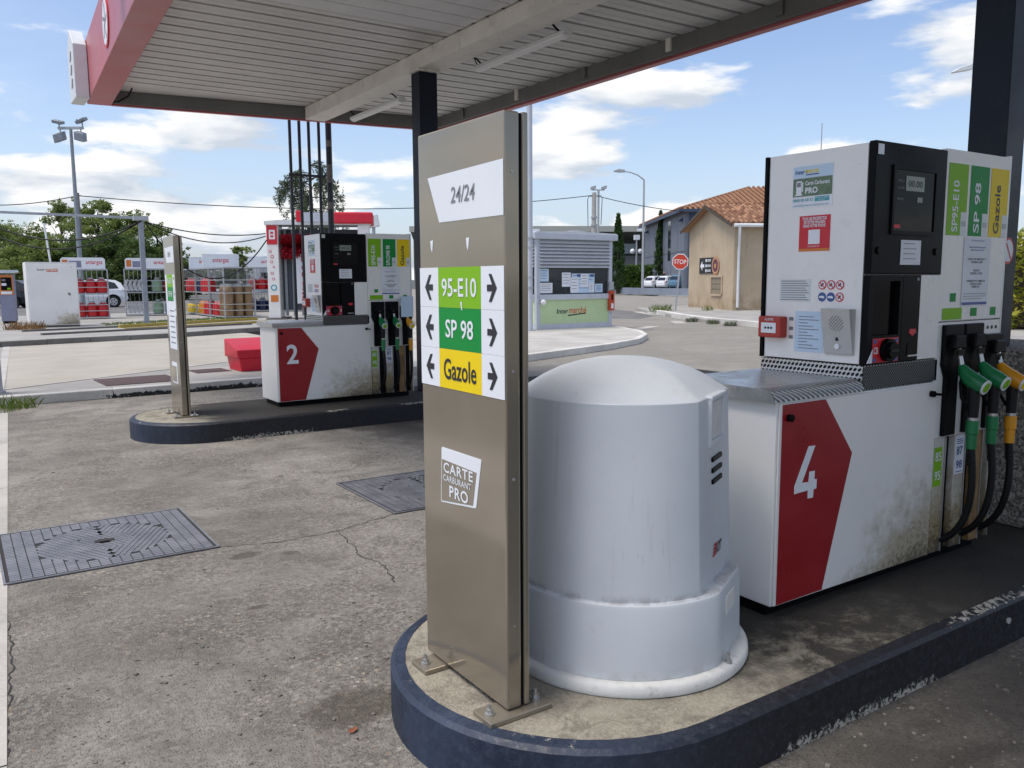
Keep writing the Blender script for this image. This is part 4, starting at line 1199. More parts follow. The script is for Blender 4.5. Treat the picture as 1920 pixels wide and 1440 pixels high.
    text('lettering', 'www.carburantpro-intermarche.com', .01, m_mcyan, s, (xs-.002, .300, 1.727), FACE_X, fit=(.19, .010))
    s = fxp('red_sticker', .194, .357, 1.520, 1.680, m_redprint, xs)
    text('lettering', 'TOUS LES PROSPECTUS\nDE VOTRE MAGASIN\nDANS VOTRE POCHE', .02, m_print, s, (xs-.002, .276, 1.650), FACE_X, bold=.025, line=.85, fit=(.128, .046)); fxp('white_square', .246, .306, 1.552, 1.616, m_print, xs-.001, s)
    fxp('sticker_foot', .194, .357, 1.520, 1.532, m_orange, xs-.001, s); text('lettering', 'FLASHEZ ICI', .01, m_print, s, (xs-.002, .276, 1.542), FACE_X, fit=(.06, .007))
    s = fxp('safety_text', .284, .452, 1.290, 1.394, m_signw, xs)
    for i in range(9): fxp('text_line', .292 + .01*(i % 3), .446, 1.298+i*.0107, 1.3015+i*.0107, m_greyink, xs-.001, s)
    for r in range(2):
        for c in range(3):
            y = .222 - c*.045; z = 1.368 - r*.054
            blue = r == 1 and c < 2
            ring = MB().prism([(y+.021*math.cos(2*math.pi*k/20), z+.021*math.sin(2*math.pi*k/20)) for k in range(20)], lambda u, v, q: (q, u, v), xs, xs+.0012).build('safety_sign', m_blueink if blue else m_redprint, t)
            if not blue:
                MB().prism([(y+.016*math.cos(2*math.pi*k/20), z+.016*math.sin(2*math.pi*k/20)) for k in range(20)], lambda u, v, q: (q, u, v), xs-.001, xs-.0002).build('sign_field', m_print, ring)
                MB().prism([(y+.010,z-.003),(y-.004,z+.010),(y-.008,z+.004),(y+.004,z-.008)], lambda u, v, q: (q, u, v), xs-.0018, xs-.0012).build('symbol', m_ink, ring)
                MB().prism([(y+.013,z+.010),(y+.010,z+.013),(y-.013,z-.010),(y-.010,z-.013)], lambda u, v, q: (q, u, v), xs-.0028, xs-.002).build('slash', m_redprint, ring)
            else:
                MB().prism([(y+.014,z-.004),(y+.014,z+.003),(y-.004,z+.006),(y-.013,z+.001),(y-.013,z-.006)], lambda u, v, q: (q, u, v), xs-.0018, xs-.0012).build('symbol', m_print, ring)
    al = MB().box(xs-.050, xs+.001, .405, .535, 1.120, 1.220).build('alarm_button', m_redplas if False else M('alarm red', (.40,.035,.025), .45), t, bevel=.006)
    fxp('alarm_label', .430, .515, 1.142, 1.190, m_print, xs-.052, al)
    for y in (.455, .472, .489): MB().cyl((xs-.0522, y, 1.166), (xs-.0535, y, 1.166), .006, 10).build('alarm_mark', m_ink, al)
    text('lettering', 'ALARME', .01, m_print, al, (xs-.0515, .47, 1.206), FACE_X, fit=(.05, .012))
    s = fxp('rating_plate', .206, .362, 1.060, 1.247, m_pblue, xs)
    for i in range(11): fxp('text_line', .232+.03*((i*7) % 3), .340, 1.076+i*.0145, 1.0795+i*.0145, m_greyink, xs-.001, s)
    for z in (1.125, 1.165, 1.21): fxp('tally_mark', .372, .395, z-.008, z+.008, m_greyink, xs)
    ic = MB().prism([(.0,1.062),(.0,1.264),(-.050,1.264),(-.012,1.062)], lambda u, v, q: (xs+.001+u, q, v), .048, .192).build('intercom', m_alu, t, bevel=.002)
    sl = lambda z: xs+.001-(.012+(z-1.062)*.038/.202)
    for i in range(7):
        o_ = (i-3)*.0105; hl = math.sqrt(max(0, .036**2-o_**2))
        cy, cz = .118+o_*.7, 1.200+o_*.7
        MB().bar((sl(cz-hl*.7)-.0008, cy+hl*.7, cz-hl*.7), (sl(cz+hl*.7)-.0008, cy-hl*.7, cz+hl*.7), .001, .0032).build('speaker_slit', m_greyink, ic)
    MB().cyl((sl(1.098)+.002, .12, 1.098), (sl(1.098)-.006, .12, 1.098), .012, 18).build('call_button', m_print, ic, smooth=30)
    MB().prism([(.112,1.122),(.128,1.122),(.124,1.138),(.116,1.138)], lambda u, v, q: (sl(v)-.001+q, u, v), -.001, .0).build('bell_symbol', m_ink, ic)
    return t
pump((2.68, 2.13, .20), 1.0, '4', ('SP95-E10', 'SP 98', 'Gazole'), 'white fuel pump number 4 with red panel and two green and one amber nozzle', False)
pump((2.925, 9.05, .20), .978, '2', ('SP95-E10', 'S/PLOMB 98', 'Gazole'), 'white fuel pump number 2 with a pale blue sheet over its third holster', True)
# ------------------------------------------------------------------ things behind the forecourt
YC = math.atan2(-0.55825, 0.82965)          # heading of the picture's horizontal
def grd(px, depth, z):
    p = at(px, 520, depth); return (p.x, p.y, z)

# red grit bin
g = thing('grit_bin', 'red plastic grit bin with sloping lid standing behind pump 2', 'grit bin', (3.86, 13.72, .12), R_(4))
MB().add([(0.03,.03,0),(1.07,.03,0),(1.07,.57,0),(0.03,.57,0),(.0,0,.22),(1.1,0,.22),(1.1,.6,.22),(0,.6,.22)], [(0,3,2,1),(4,5,6,7),(0,1,5,4),(1,2,6,5),(2,3,7,6),(3,0,4,7)]).build('tub', m_redplas, g, bevel=.012)
MB().add([(-.03,-.03,.222),(1.13,-.03,.222),(1.13,.63,.222),(-.03,.63,.222),(-.06,-.05,.36),(1.16,-.05,.36),(1.13,.62,.52),(-.03,.62,.52)], [(0,3,2,1),(4,5,6,7),(0,1,5,4),(1,2,6,5),(2,3,7,6),(3,0,4,7)]).build('lid', m_redplas, g, bevel=.015)
MB().bar((.25,-.052,.30),(.45,-.052,.30),.012,.03).build('handle', m_redplas, g)

# post foot at the left edge
p = thing('lamp_post', 'grey round post foot at the end of the white kerb', 'post', (.385, 12.98, .12))
MB().lathe([(.15,0),(.155,.02),(.15,.04),(.125,.045),(.12,.06),(.118,.40),(.11,1.2),(.085,6.5)], 20).build('pole', m_galv, p, smooth=True)
MB().cyl((0,0,0),(0,0,.014),.19,20).build('base_plate', m_galv, p)

# white equipment cabinet
c = thing('equipment_cabinet', 'tall white steel cabinet with a soiled door on the far pavement', 'cabinet', (1.93, 28.65, .24))
MB().box(0, 1.36, .0, 1.05, .06, 1.93).build('body', m_white, c, bevel=.01)
MB().box(.0, 1.36, -.01, 1.06, 1.931, 1.955).build('roof', m_white, c)
MB().box(.02, 1.34, .03, 1.02, 0, .059).build('plinth', m_railgrey, c)
d = MB().box(.045, 1.33, -.022, -.002, .09, 1.88).build('door', m_panel, c, bevel=.006)
MB().cyl((1.10,-.022,1.0),(1.10,-.05,1.0),.022,12).bar((1.08,-.05,1.03),(1.13,-.05,.96),.03,.02).build('handle', m_black, d)
text('lettering', 'Inter', .1, m_greyink, d, (.40, -.024, 1.73), bold=.02, shear=.1, fit=(.22, .075))
text('lettering', 'marché', .1, m_orange, d, (.68, -.024, 1.735), bold=.02, shear=.1, fit=(.32, .085))
MB().box(.53, .84, -.0245, -.0235, 1.665, 1.685).build('underline', m_redprint, d)
MB().cyl((1.2,-.022,1.82),(1.2,-.026,1.82),.02,10).build('rivet', m_galv, d)

# payment terminal
c = thing('pay_terminal', 'violet grey payment terminal with orange front and little blue roof', 'terminal', (1.38, 32.3, .24), R_(-12))
MB().box(0, .42, 0, .40, .08, 1.62).build('body', m_termin, c, bevel=.01)
MB().box(.03,.39,.03,.37,0,.079).build('plinth', m_black, c)
MB().box(.01,.41,-.012,-.001,.95,1.60).build('front_panel', m_orange, c)
MB().box(.06,.37,-.020,-.013,1.10,1.52).build('keypad', m_black, c)
MB().box(.09,.20,-.024,-.021,1.40,1.46).build('screen', m_greyink, c); MB().box(.24,.33,-.024,-.021,1.12,1.18).build('slot', m_lime, c)
MB().box(.08,.22,-.024,-.021,1.25,1.33).build('label', m_print, c); MB().box(.05,.36,-.020,-.013,.97,1.06).build('label', m_print, c)
MB().prism([(-.12,1.66),(.48,1.66),(.54,1.70),(.50,1.76),(-.08,1.76),(-.16,1.70)], lambda u, v, q: (u, q, v), -.16, .46).build('roof', m_carblue if False else m_booth, c)

# ------------------------------------------------------------------ gas bottles and cages
def bottle_mesh(kind, mat):
    mb = MB()
    if kind == 'short': prof = [(.15,0),(.185,.02),(.19,.06),(.19,.36),(.165,.45),(.08,.51),(.06,.53)]
    elif kind == 'tall': prof = [(.13,0),(.15,.02),(.15,.95),(.13,1.05),(.06,1.12),(.05,1.16)]
    else: prof = [(.13,0),(.15,.015),(.155,.12),(.15,.30),(.12,.34),(.06,.36)]
    return mb.lathe(prof, 16).mesh('gas_bottle', mat, smooth=40)
_bm = {}
def collar(kind):
    if ('c', kind) not in _bm:
        z = {'short': .47, 'tall': 1.08, 'cube': .32}[kind]
        _bm[('c', kind)] = MB().lathe([(.085,z),(.092,z+.03),(.090,z+.10),(.080,z+.10),(.078,z+.03)], 12).cyl((0,0,z+.02),(0,0,z+.085),.02,8).mesh('valve_collar', m_galv)
    return _bm[('c', kind)]
COLN = {'red': m_gasred, 'pale green': m_gasgreen, 'blue': m_gasblue, 'navy': m_gasnavy, 'yellow': m_gasyel, 'brown': m_gasbrown, 'orange': m_gasor}
def bottle(kind, col, loc, label, group):
    if (kind, col) not in _bm: _bm[(kind, col)] = bottle_mesh(kind, COLN[col])
    o = inst(_bm[(kind, col)], 'gas_bottle', None, loc, (0, 0, random.uniform(0, 6)))
    tag(o, label, 'gas bottle', group)
    inst(collar(kind), 'valve_collar', o)
    return o
def cage(loc, rz, w, d, h, label, sign=True, shelves=(.08, .95), bars=.16):
    t = thing('gas_cage', label, 'cage', loc, rz, 'gas bottle cages on the pavement')
    f = MB()
    for x in (0, w):
        for y in (0, d): f.box(x-.02, x+.02, y-.02, y+.02, 0, h)
    for z in (.06, h/2, h-.02):
        f.box(.02, w-.02, -.018, .018, z-.018, z+.018); f.box(.02, w-.02, d-.018, d+.018, z-.018, z+.018)
        f.box(-.018, .018, .02, d-.02, z-.018, z+.018); f.box(w-.018, w+.018, .02, d-.02, z-.018, z+.018)
    f.build('frame', m_galv, t)
    for z in (.30, .52, h/2+.25, h/2+.47):
        b = MB(); b.box(.02, w-.02, -.010, .010, z-.014, z+.014); b.box(-.010, .010, .02, d-.02, z-.014, z+.014); b.box(w-.010, w+.010, .02, d-.02, z-.014, z+.014)
        b.build('rail', m_galv, t)
    b = MB(); n = int(w/bars)
    for i in range(1, n): b.box(w*i/n-.007, w*i/n+.007, -.007, .007, h*.80, h-.04)
    b.build('front_bars', m_galv, t)
    b = MB()
    for i in range(1, n): b.box(w*i/n-.006, w*i/n+.006, d-.006, d+.006, .08, h-.04)
    b.build('rear_bars', m_galv, t)
    for z in shelves: MB().box(.022, w-.022, .022, d-.022, z-.015, z).build('shelf', m_galv, t)
    MB().box(0, w, 0, d, h+.001, h+.012).build('roof_panel', m_galv, t)
    if sign:
        s = MB().prism([(.05,h+.013),(w-.05,h+.013),(w-.05,h+.36),(w-.12,h+.42),(.12,h+.42),(.05,h+.36)], lambda u, v, q: (u, q, v), .02, .06).build('sign_board', m_print, t)
        text('lettering', 'antargaz', .2, m_redprint, s, (w*.5 if sign is True else w*.74, .018, h+.22), bold=.01, fit=(w*.46 if sign is True else w*.36, .17))
        if sign == 2:
            MB().box(.10,.28,.0175,.0195,h+.08,h+.34).build('sign_symbol', m_orange, s); MB().box(.32,.72,.0175,.0195,h+.06,h+.30).build('sign_picture', m_termin, s)
    return t
def fill(t, spots, label, group):
    bpy.context.view_layer.update()
    for (x, y, z, kind, col, extra) in spots:
        p = Matrix.Translation(t.location) @ Euler(t.rotation_euler).to_matrix().to_4x4() @ Vector((x, y, z))
        bottle(kind, col, tuple(p), label.format(col=col, extra=extra), group.format(col=col))
# cage behind the white cabinet
pA = grd(112, 30.0, .24)
A = cage(pA, R_(-8), 1.55, .75, 1.82, 'galvanised gas cage with red bottles, half behind the white cabinet', 2)
fill(A, [(x, .2, z, 'short', 'red', s) for z, s in ((.08,'lower'),(.95,'upper')) for x in (.22,.60,.98,1.34)], 'red gas bottle on the {extra} shelf of the cage behind the white cabinet', '{col} bottles in the cage behind the cabinet')
# cage behind the thin grey post
pB = grd(233, 32.6, .24)
B = cage(pB, R_(-10), 1.95, .75, 1.86, 'galvanised gas cage with grey, green, red and blue stock behind the hose gantry post', 2)
wedge = MB().prism([(0,0),(.13,.03),(.20,.22),(.14,.40),(.04,.46),(.07,.36),(.10,.24),(.05,.12)], lambda u, v, q: (q, u-.02, v), -.045, .045).mesh('folded_stand', m_slat)
for z, s in ((.10,'lower'),(.97,'upper')):
    for k in range(5):
        q = Matrix.Translation(B.location) @ Euler(B.rotation_euler).to_matrix().to_4x4() @ Vector((.13+k*.16, .08, z+.02))
        o = inst(wedge, 'folded_stand', None, tuple(q), (0, 0, B.rotation_euler.z+R_(58)))
        tag(o, 'pale grey angled carrier on the %s shelf of the cage behind the hose gantry post' % s, 'carrier', 'grey carriers in the gas cage')
fill(B, [(1.18,.25,.08,'short','pale green','lower'),(1.18,.25,.95,'short','pale green','upper'),(1.60,.25,.95,'short','red','upper'),(1.62,.25,.08,'short','blue','lower')], '{col} gas bottle on the {extra} shelf of the cage behind the gantry post', '{col} bottles in the cage behind the gantry post')
# long row facing -X, three modules
for j, (yy, lab) in enumerate(((37.1,'galvanised cage of red and yellow gas bottles, farthest of the row of three'),(35.0,'galvanised cage of red and orange gas bottles, middle of the row of three'),(32.9,'galvanised cage of tall brown gas bottles at the end of the row of three'))):
    Cg = cage((8.25, yy, .24), R_(-90), 2.0, 1.1, 1.86, lab, False, (.08,) if j == 2 else (.08,.95))
    w3 = ('farthest','middle','end')[j]
    if j < 2:
        sb_ = MB().box(1.55, 1.59, -.10, 1.30, 1.873, 2.40 if j else 2.28).build('sign_board', m_print, Cg)
        text('lettering', 'antargaz', .2, m_redprint, sb_, (1.592, .60, 2.13), (R_(90), 0, R_(90)), bold=.01, fit=(.62, .20))
    if j == 0:
        sp = [(x,.22,.95,'short','red','upper') for x in (.25,.64,1.03,1.42)] + [(1.8,.22,.95,'short','navy','upper')] + [(x,.2,.08,'cube','yellow','lower') for x in (.25,.6,.95,1.3,1.7)]
    elif j == 1:
        sp = [(.3,.2,.95,'short','navy','upper')] + [(x,.2,.95,'short','red','upper') for x in (.72,1.13,1.54)] + [(x,.22,.08,'short','orange','lower') for x in (.25,.64)] + [(x,.2,.08,'short','red','lower') for x in (1.05,1.5)]
    else:
        sp = [(x,y,.08,'tall','brown','only') for x in (1.05,1.42,1.80) for y in (.22,.58,.92)] + [(.3,.2,.08,'short','red','only'),(.65,.2,.08,'short','red','only')]
    fill(Cg, sp, '{col} gas bottle on the {extra} shelf of the %s cage in the row of three' % w3, '{col} bottles in the row of three cages')
Dg = cage(grd(463, 36.4, .24), R_(-20), 2.3, .9, 1.95, 'galvanised gas cage of red over navy bottles beside the car wash', True, (.08, .98), .13)
fill(Dg, [(.23+.375*k,.22,.98,'short','red','upper') for k in range(6)] + [(.23+.375*k,.22,.08,'short','navy' if k < 4 else 'pale green','lower') for k in range(6)], '{col} gas bottle on the {extra} shelf of the cage beside the car wash', '{col} bottles in the cage beside the car wash')

# rails lying along the far kerb
def rail(name, p, q, w, h, z, mat, label):
    o = MB().bar((p[0], p[1], z+h/2), (q[0], q[1], z+h/2), w, h).build(name, mat); tag(o, label, 'rail'); return o
rail('floor_rail', (4.1,26.9), (8.9,29.3), .10, .09, .241, m_barrier, 'long worn yellow floor rail along the far pavement, nearer the gas cages')
rail('floor_rail', (4.0,25.3), (8.6,27.2), .10, .07, .241, m_barrier, 'long worn yellow floor rail along the far pavement, nearer the kerb')
rail('floor_rail', (1.6,26.6), (5.2,27.5), .14, .05, .241, m_railgrey, 'grey steel floor rail in front of the white cabinet')
rail('floor_rail', (1.9,24.6), (7.8,26.3), .12, .05, .241, m_railgrey, 'grey steel floor rail next to the dark kerb')

# hose gantry
gp = thing('hose_gantry', 'galvanised post and overhead arm carrying drooping black hoses', 'gantry', (5.32, 29.43, .24))
ga = Vector(gp.location)
MB().box(-.075, .075, -.075, .075, 0, 3.32).build('post', m_mast, gp, bevel=.01)
MB().box(-.16, .16, -.16, .16, 0, .02).build('base_plate', m_galv, gp)
endp = at(-40, 396, 27.0) - ga
MB().bar((.12, 0, 3.40), (endp.x, endp.y, endp.z), .08, .08).build('arm', m_mast, gp)
MB().box(-.22, .22, -.14, .14, 3.321, 3.46).build('head', m_galv, gp)
def sag(p, q, s, n=14):
    p, q = Vector(p), Vector(q)
    return [p.lerp(q, i/n) - Vector((0, 0, s*4*(i/n)*(1-i/n))) for i in range(n+1)]
for (e, s, r) in ((at(-10, 425, 26.5), .52, .028), (at(-12, 440, 27.0), .66, .024)):
    MB().tube(sag((0, -.1, 3.30), e-ga, s), r, 6).build('hose', m_rubber, gp, smooth=True)
for (px, py, dp, s, r) in ((498, 438, 28.5, .20, .02), (498, 443, 28.8, .42, .02), (500, 450, 28.2, 1.55, .024)):
    MB().tube(sag((.12, -.05, 3.28), at(px, py, dp)-ga, s), r, 6).build('hose', m_rubber, gp, smooth=True)

# ------------------------------------------------------------------ car wash gantry
wz = .24
wr = thing('car_wash', 'white and red roll-over car wash gantry with shaggy red brush', 'car wash', grd(502, 29.2, wz), YC+R_(8))
def wb(n, a, m, par=wr, **k): return MB().box(*a).build(n, m, par, **k)
sp = wb('side_tower', (0, .40, 0, 1.3, .05, 3.30), m_white, bevel=.02)
MB().box(.02, .38, -.012, -.001, 2.62, 3.28).build('red_sign', m_redprint, sp)
sg = MB()
for a in ((.10,.15,2.80,3.12),(.25,.30,2.80,3.12),(.15,.25,3.06,3.12),(.15,.25,2.80,2.86),(.17,.23,2.93,2.99)): sg.box(a[0], a[1], -.018, -.013, a[2], a[3])
sg.build('emblem', m_print, sp)
for k, (x, z, r) in enumerate(((.12,2.38,.05),(.18,2.20,.06),(.15,2.02,.05),(.22,1.84,.04),(.16,1.62,.05),(.20,1.42,.05),(.20,1.12,.11))):
    MB().cyl((x,-.001,z),(x,-.006,z),r,16).build('bubble', m_redprint if k < 6 else m_mcyan, sp); MB().cyl((x,-.0065,z),(x,-.009,z),r*.6,16).build('bubble_core', m_print, sp)
MB().box(.08,.34,-.006,-.001,.62,.86).build('label', m_orange, sp)
wb('side_tower', (3.15, 3.55, 0, 1.3, .05, 3.30), m_white, bevel=.02)
wb('rear_panel', (.41, 3.14, 1.0, 1.28, .30, 3.20), m_dkwall)
for x in (.48, .75, 1.05): wb('guide_rail', (x, x+.09, .82, .95, .1, 3.2), m_galv)
MB().prism([(-.05,3.301),(3.6,3.301),(3.6,3.58),(.4,3.46),(-.05,3.42)], lambda u, v, q: (u, q, v), -.05, 1.35).build('top_beam', m_signw, wr)
wb('top_housing', (1.3, 2.3, -.12, 1.4, 3.40, 3.72), m_booth)
wb('top_housing', (2.32, 3.7, -.16, 1.45, 3.34, 3.74), m_redplas, bevel=.05)
wb('top_housing', (1.05, 1.28, -.14, 1.4, 3.40, 3.78), m_redplas, bevel=.03)
wb('curtain', (.95, 1.30, .30, .34, .55, 2.30), m_print)
wb('foot', (-.1, .6, -.1, 1.5, 0, .05), m_railgrey); wb('foot', (3.05, 3.65, -.1, 1.5, 0, .05), m_railgrey)
def brush(p, q, r, n, name):
    p, q = Vector(p), Vector(q); ax = (q-p).normalized(); up = Vector((0,0,1)) if abs(ax.z) < .9 else Vector((1,0,0)); a = ax.cross(up).normalized(); b = a.cross(ax)
    m = MB().cyl(p, q, .08, 10); rnd = random.Random(3)
    for i in range(n):
        s = rnd.random(); t = rnd.uniform(0, 6.28); c = p.lerp(q, s); d = a*math.cos(t)+b*math.sin(t); tp = c + d*r*rnd.uniform(.8, 1.05) + ax*rnd.uniform(-.08, .08) - Vector((0,0,.06))
        w = ax*.018 + d.cross(ax)*.01
        m.add([c+d*.06-w, c+d*.06+w, tp+w*1.3, tp-w*1.3], [(0,1,2,3)])
    o = m.build(name, m_bristle, wr, fix=False); return o
brush((.50, .45, 2.62), (3.05, .45, 2.62), .44, 3000, 'top_brush')
brush((1.45, .35, .45), (1.45, .35, 2.25), .32, 1500, 'side_brush')

# ------------------------------------------------------------------ masts, poles and wires
def flood_mast(px, depth, ztop, label, group=None):
    t = thing('floodlight_mast', label, 'mast', grd(px, depth, .24), YC)
    MB().tube([(0,0,0),(0,0,ztop*.5),(0,0,ztop)], [.13,.10,.07], 12).build('pole', m_mast, t, smooth=True)
    MB().bar((-.62,0,ztop),(.62,0,ztop),.12).build('crossarm', m_galv, t)
    for x, z, r in ((-.55,.28,-14),(.60,.34,24),(-.52,-.45,18),(.50,-.42,-16)):
        h = MB().obox((x,-.1,ztop+z), (.24*math.cos(R_(r)),0,.24*math.sin(R_(r))), (0,.20,.05), (-.06*math.sin(R_(r)),-.03,.07 if z > 0 else .20)).build('flood_head', m_mast, t, bevel=.03)
        MB().obox((x,-.27,ztop+z-.03), (.17,0,0), (0,.01,0), (0,0,.05)).build('lens', m_gloss, h)
        MB().bar((x,0,ztop),(x,-.05,ztop+z),.05).build('bracket', m_galv, t)
    return t
flood_mast(152, 42, 8.9, 'tall steel mast with four floodlights in front of the trees')
t = thing('utility_pole', 'weathered wooden utility pole beside the floodlight mast', 'pole', grd(156, 62, .0))
MB().tube([(0,0,0),(0,0,8.1)], [.17,.12], 10).build('pole', m_wood, t, smooth=True)
MB().bar((-.25,0,7.9),(.25,0,7.9),.08).build('insulator_arm', m_wood, t)
wp = Vector(t.location) + Vector((0,0,7.9))
t2 = thing('utility_pole', 'pale concrete utility pole rising behind the kiosk roof', 'pole', grd(1113, 78, .0), YC)
MB().tube([(0,0,0),(0,0,9.55)], [.30,.20], 8).build('pole', m_cpole, t2)
for z in (6.5, 7.2): MB().cyl((0,0,z),(0,0,z+.15),.30,10).build('clamp', m_galv, t2)
MB().tube([(-.22,0,9.2),(-.5,0,9.2),(-.6,0,8.9),(-.55,0,6.5)], .035, 6).build('cable', m_pipe, t2); MB().tube([(.22,0,9.2),(.6,0,9.3),(.75,0,9.0),(.65,0,6.6)], .035, 6).build('cable', m_pipe, t2)
cp = Vector(t2.location) + Vector((0,0,9.3))
def wire(p, q, s, label, r=.035):
    o = MB().tube(sag(p, q, s, 20), r, 5).build('overhead_wire', m_pipe); tag(o, label, 'wire', 'overhead wires')
wire(wp, at(-60, 383, 64), .3, 'thin overhead wire running off from the wooden pole past the trees')
wire(wp, cp, 1.1, 'thin overhead wire slung between the wooden and the concrete pole')
wire(cp, at(1330, 400, 80), .3, 'thin overhead wire running from the concrete pole towards the tiled roofs')
t = thing('thin_pole', 'thin white pole leaning above the white cabinet', 'pole', grd(101, 31.5, .24))
MB().tube([(0,0,0),(-.05,0,1.8),(-.20,0,3.55)], .035, 8).build('pole', m_print, t, smooth=True); MB().cyl((0,0,0),(0,0,.02),.08,10).build('base', m_galv, t)
t = thing('lamp_post', 'short pale floodlight post above the roof of pump 2', 'lamp post', grd(703, 45, .24), YC)
MB().cyl((0,0,0),(0,0,4.2),.09,10).build('pole', m_galv, t); MB().obox((0,-.05,4.5),(.28,0,.05),(0,.12,0),(-.05,0,.32)).build('flood_head', m_signw, t, bevel=.03)

# ------------------------------------------------------------------ vehicles
def car(name, label, loc, rz, paint, L=4.0, Hh=1.50, group=None):
    t = thing(name, label, 'car', loc, rz, group); k = L/4.0; hz = Hh/1.5
    st = [(0.0,.42,.72,.62),(.06,.30,.86,.74),(.35,.24,.94,.82),(1.0,.22,.95,.85),(2.2,.22,.94,.85),(3.0,.22,.90,.84),(3.5,.24,.82,.80),(3.85,.30,.70,.70),(4.0,.40,.58,.56)]
    mb = MB(); rows = []
    for x, z0, z1, w in st:
        rows.append([(x*k, -w*.94, z0*hz), (x*k, -w, (z0+z1)/2*hz), (x*k, -w*.95, z1*hz), (x*k, 0, (z1+.035)*hz), (x*k, w*.95, z1*hz), (x*k, w, (z0+z1)/2*hz), (x*k, w*.94, z0*hz)])
    for a, b in zip(rows[:-1], rows[1:]):
        for i in range(7):
            j = (i+1) % 7; mb.add([a[i], b[i], b[j], a[j]], [(0,1,2,3)])
    mb.add(rows[0], [tuple(range(7))]); mb.add(rows[-1], [tuple(range(6,-1,-1))])
    body = mb.build('body', paint, t, smooth=35)
    prof = [(.10,.90),(.30,1.28),(.55,1.44),(1.1,1.50),(1.7,1.49),(2.15,1.42),(2.95,.90)]
    cab = MB(); A = [(x*k, -.80+.26*max(0,(z-.9))/.6, z*hz) for x, z in prof]; Bq = [(x, -y, z) for x, y, z in A]
    n = len(A)
    cab.add(A, [tuple(range(n))]); cab.add(Bq, [tuple(range(n-1,-1,-1))])
    for i in range(n-1): cab.add([A[i], A[i+1], Bq[i+1], Bq[i]], [(0,1,2,3)])
    cab.build('cabin', paint, t, smooth=35)
    def wy(z, o=.006): return -.80+.26*max(0,(z-.9))/.6-o
    for s in (1, -1):
        for poly in ([(.42,1.0),(.60,1.30),(.98,1.40),(1.02,.97)], [(1.10,.97),(1.06,1.41),(1.68,1.41),(1.78,.97)], [(1.86,.97),(1.76,1.40),(2.10,1.34),(2.68,.97)]):
            MB().add([(x*k, s*wy(z), z*hz) for x, z in poly], [(0,1,2,3)]).build('side_window', m_carglass, t)
        MB().add([(.015*k, s*.52, .70*hz), (.02*k, s*.69, .74*hz), (.28*k, s*.80, .98*hz), (.17*k, s*.70, .99*hz), (.09*k, s*.50, .86*hz)], [(0,1,2,3,4)]).build('tail_light', m_taill, t).location = (-.012, s*.012, 0)
        for x in (.72, 3.20):
            MB().cyl((x*k, s*.835, .33), (x*k, s*.858, .33), .365, 20).build('wheel_arch', m_black, t)
            wv = MB().cyl((x*k, s*.70, .30), (x*k, s*.875, .30), .30, 20).build('wheel', m_tyre, t, smooth=30)
            rm = MB().cyl((x*k, s*.876, .30), (x*k, s*.885, .30), .20, 16)
            rm.build('rim', m_rim, wv)
            sp_ = MB()
            for q in range(5):
                a = 2*math.pi*q/5; sp_.obox((x*k+.11*math.cos(a+.63), s*.887, .30+.11*math.sin(a+.63)), (.03,0,0), (0,.002,0), (0,0,.03))
            sp_.build('rim_gap', m_tyre, wv)
    MB().add([(.155*k, -.62, .98*hz), (.155*k, .62, .98*hz), (.315*k, .56, 1.30*hz), (.315*k, -.56, 1.30*hz)], [(0,1,2,3)]).build('rear_window', m_carglass, t).location = (-.03, 0, .012)
    MB().box(-.02, .06, -.66, .66, .42*hz, .56*hz).build('bumper', paint, t, bevel=.02)
    return t
car('parked_car', 'white hatchback parked beyond the gas cages', grd(236, 45.5, .24), math.pi+YC+R_(28), m_carwhite)
car('parked_car', 'dark car parked behind the pay terminal', grd(62, 44.5, .24), math.pi+YC+R_(10), m_cardark, 4.2)
car('parked_car', 'white hatchback parked behind the low wall, nearer the street lamp', grd(1214, 93, .42), YC+R_(32), m_carwhite, group=None)
car('parked_car', 'white hatchback parked between another white car and the grey blue one', grd(1238, 91, .42), YC+R_(32), m_carwhite, group=None)
car('parked_car', 'grey blue car parked behind the stop sign', grd(1261, 88, .42), YC+R_(32), m_carblue, 4.3, 1.62)
car_park2 = slab('car_park', [(60.5,66.5),(54.5,50.5),(70,46),(100,90),(75,105)], .0, .42, m_park)

# person by the far cars: one continuous skinned body
pr = thing('person', 'person in dark clothing standing among the far parked cars', 'person', (grd(1245, 95.5, .42)), YC)
pr.location.z = .60
sk = [(0,0,.92),(0,0,1.18),(0,0,1.42),(0,0,1.52),(0,-.01,1.66),(-.10,0,.88),(-.11,0,.48),(-.12,.02,.07),(.10,0,.88),(.11,-.02,.48),(.12,0,.07),(-.18,0,1.40),(-.24,.02,1.14),(-.22,-.10,.92),(.18,0,1.40),(.26,0,1.16),(.16,-.18,1.22),(-.12,-.12,.03),(.12,-.14,.03)]
se = [(0,1),(1,2),(2,3),(3,4),(0,5),(5,6),(6,7),(0,8),(8,9),(9,10),(2,11),(11,12),(12,13),(2,14),(14,15),(15,16),(7,17),(10,18)]
sr = [.15,.14,.15,.055,.095,.09,.065,.045,.09,.065,.045,.06,.048,.035,.06,.048,.035,.04,.04]
me = bpy.data.meshes.new('body'); me.from_pydata(sk, se, []); me.materials.append(m_cloth)
bo = bpy.data.objects.new('body', me); COL.objects.link(bo); bo.parent = pr
mo = bo.modifiers.new('skin', 'SKIN'); mo.use_smooth_shade = True
for i, v in enumerate(me.skin_vertices[0].data): v.radius = (sr[i], sr[i]); v.use_root = (i == 0)
bo.modifiers.new('sub', 'SUBSURF').levels = 1
MB().ball((0,-.01,1.66), .112, 14, 1.2).build('head', m_skin, pr, smooth=True)
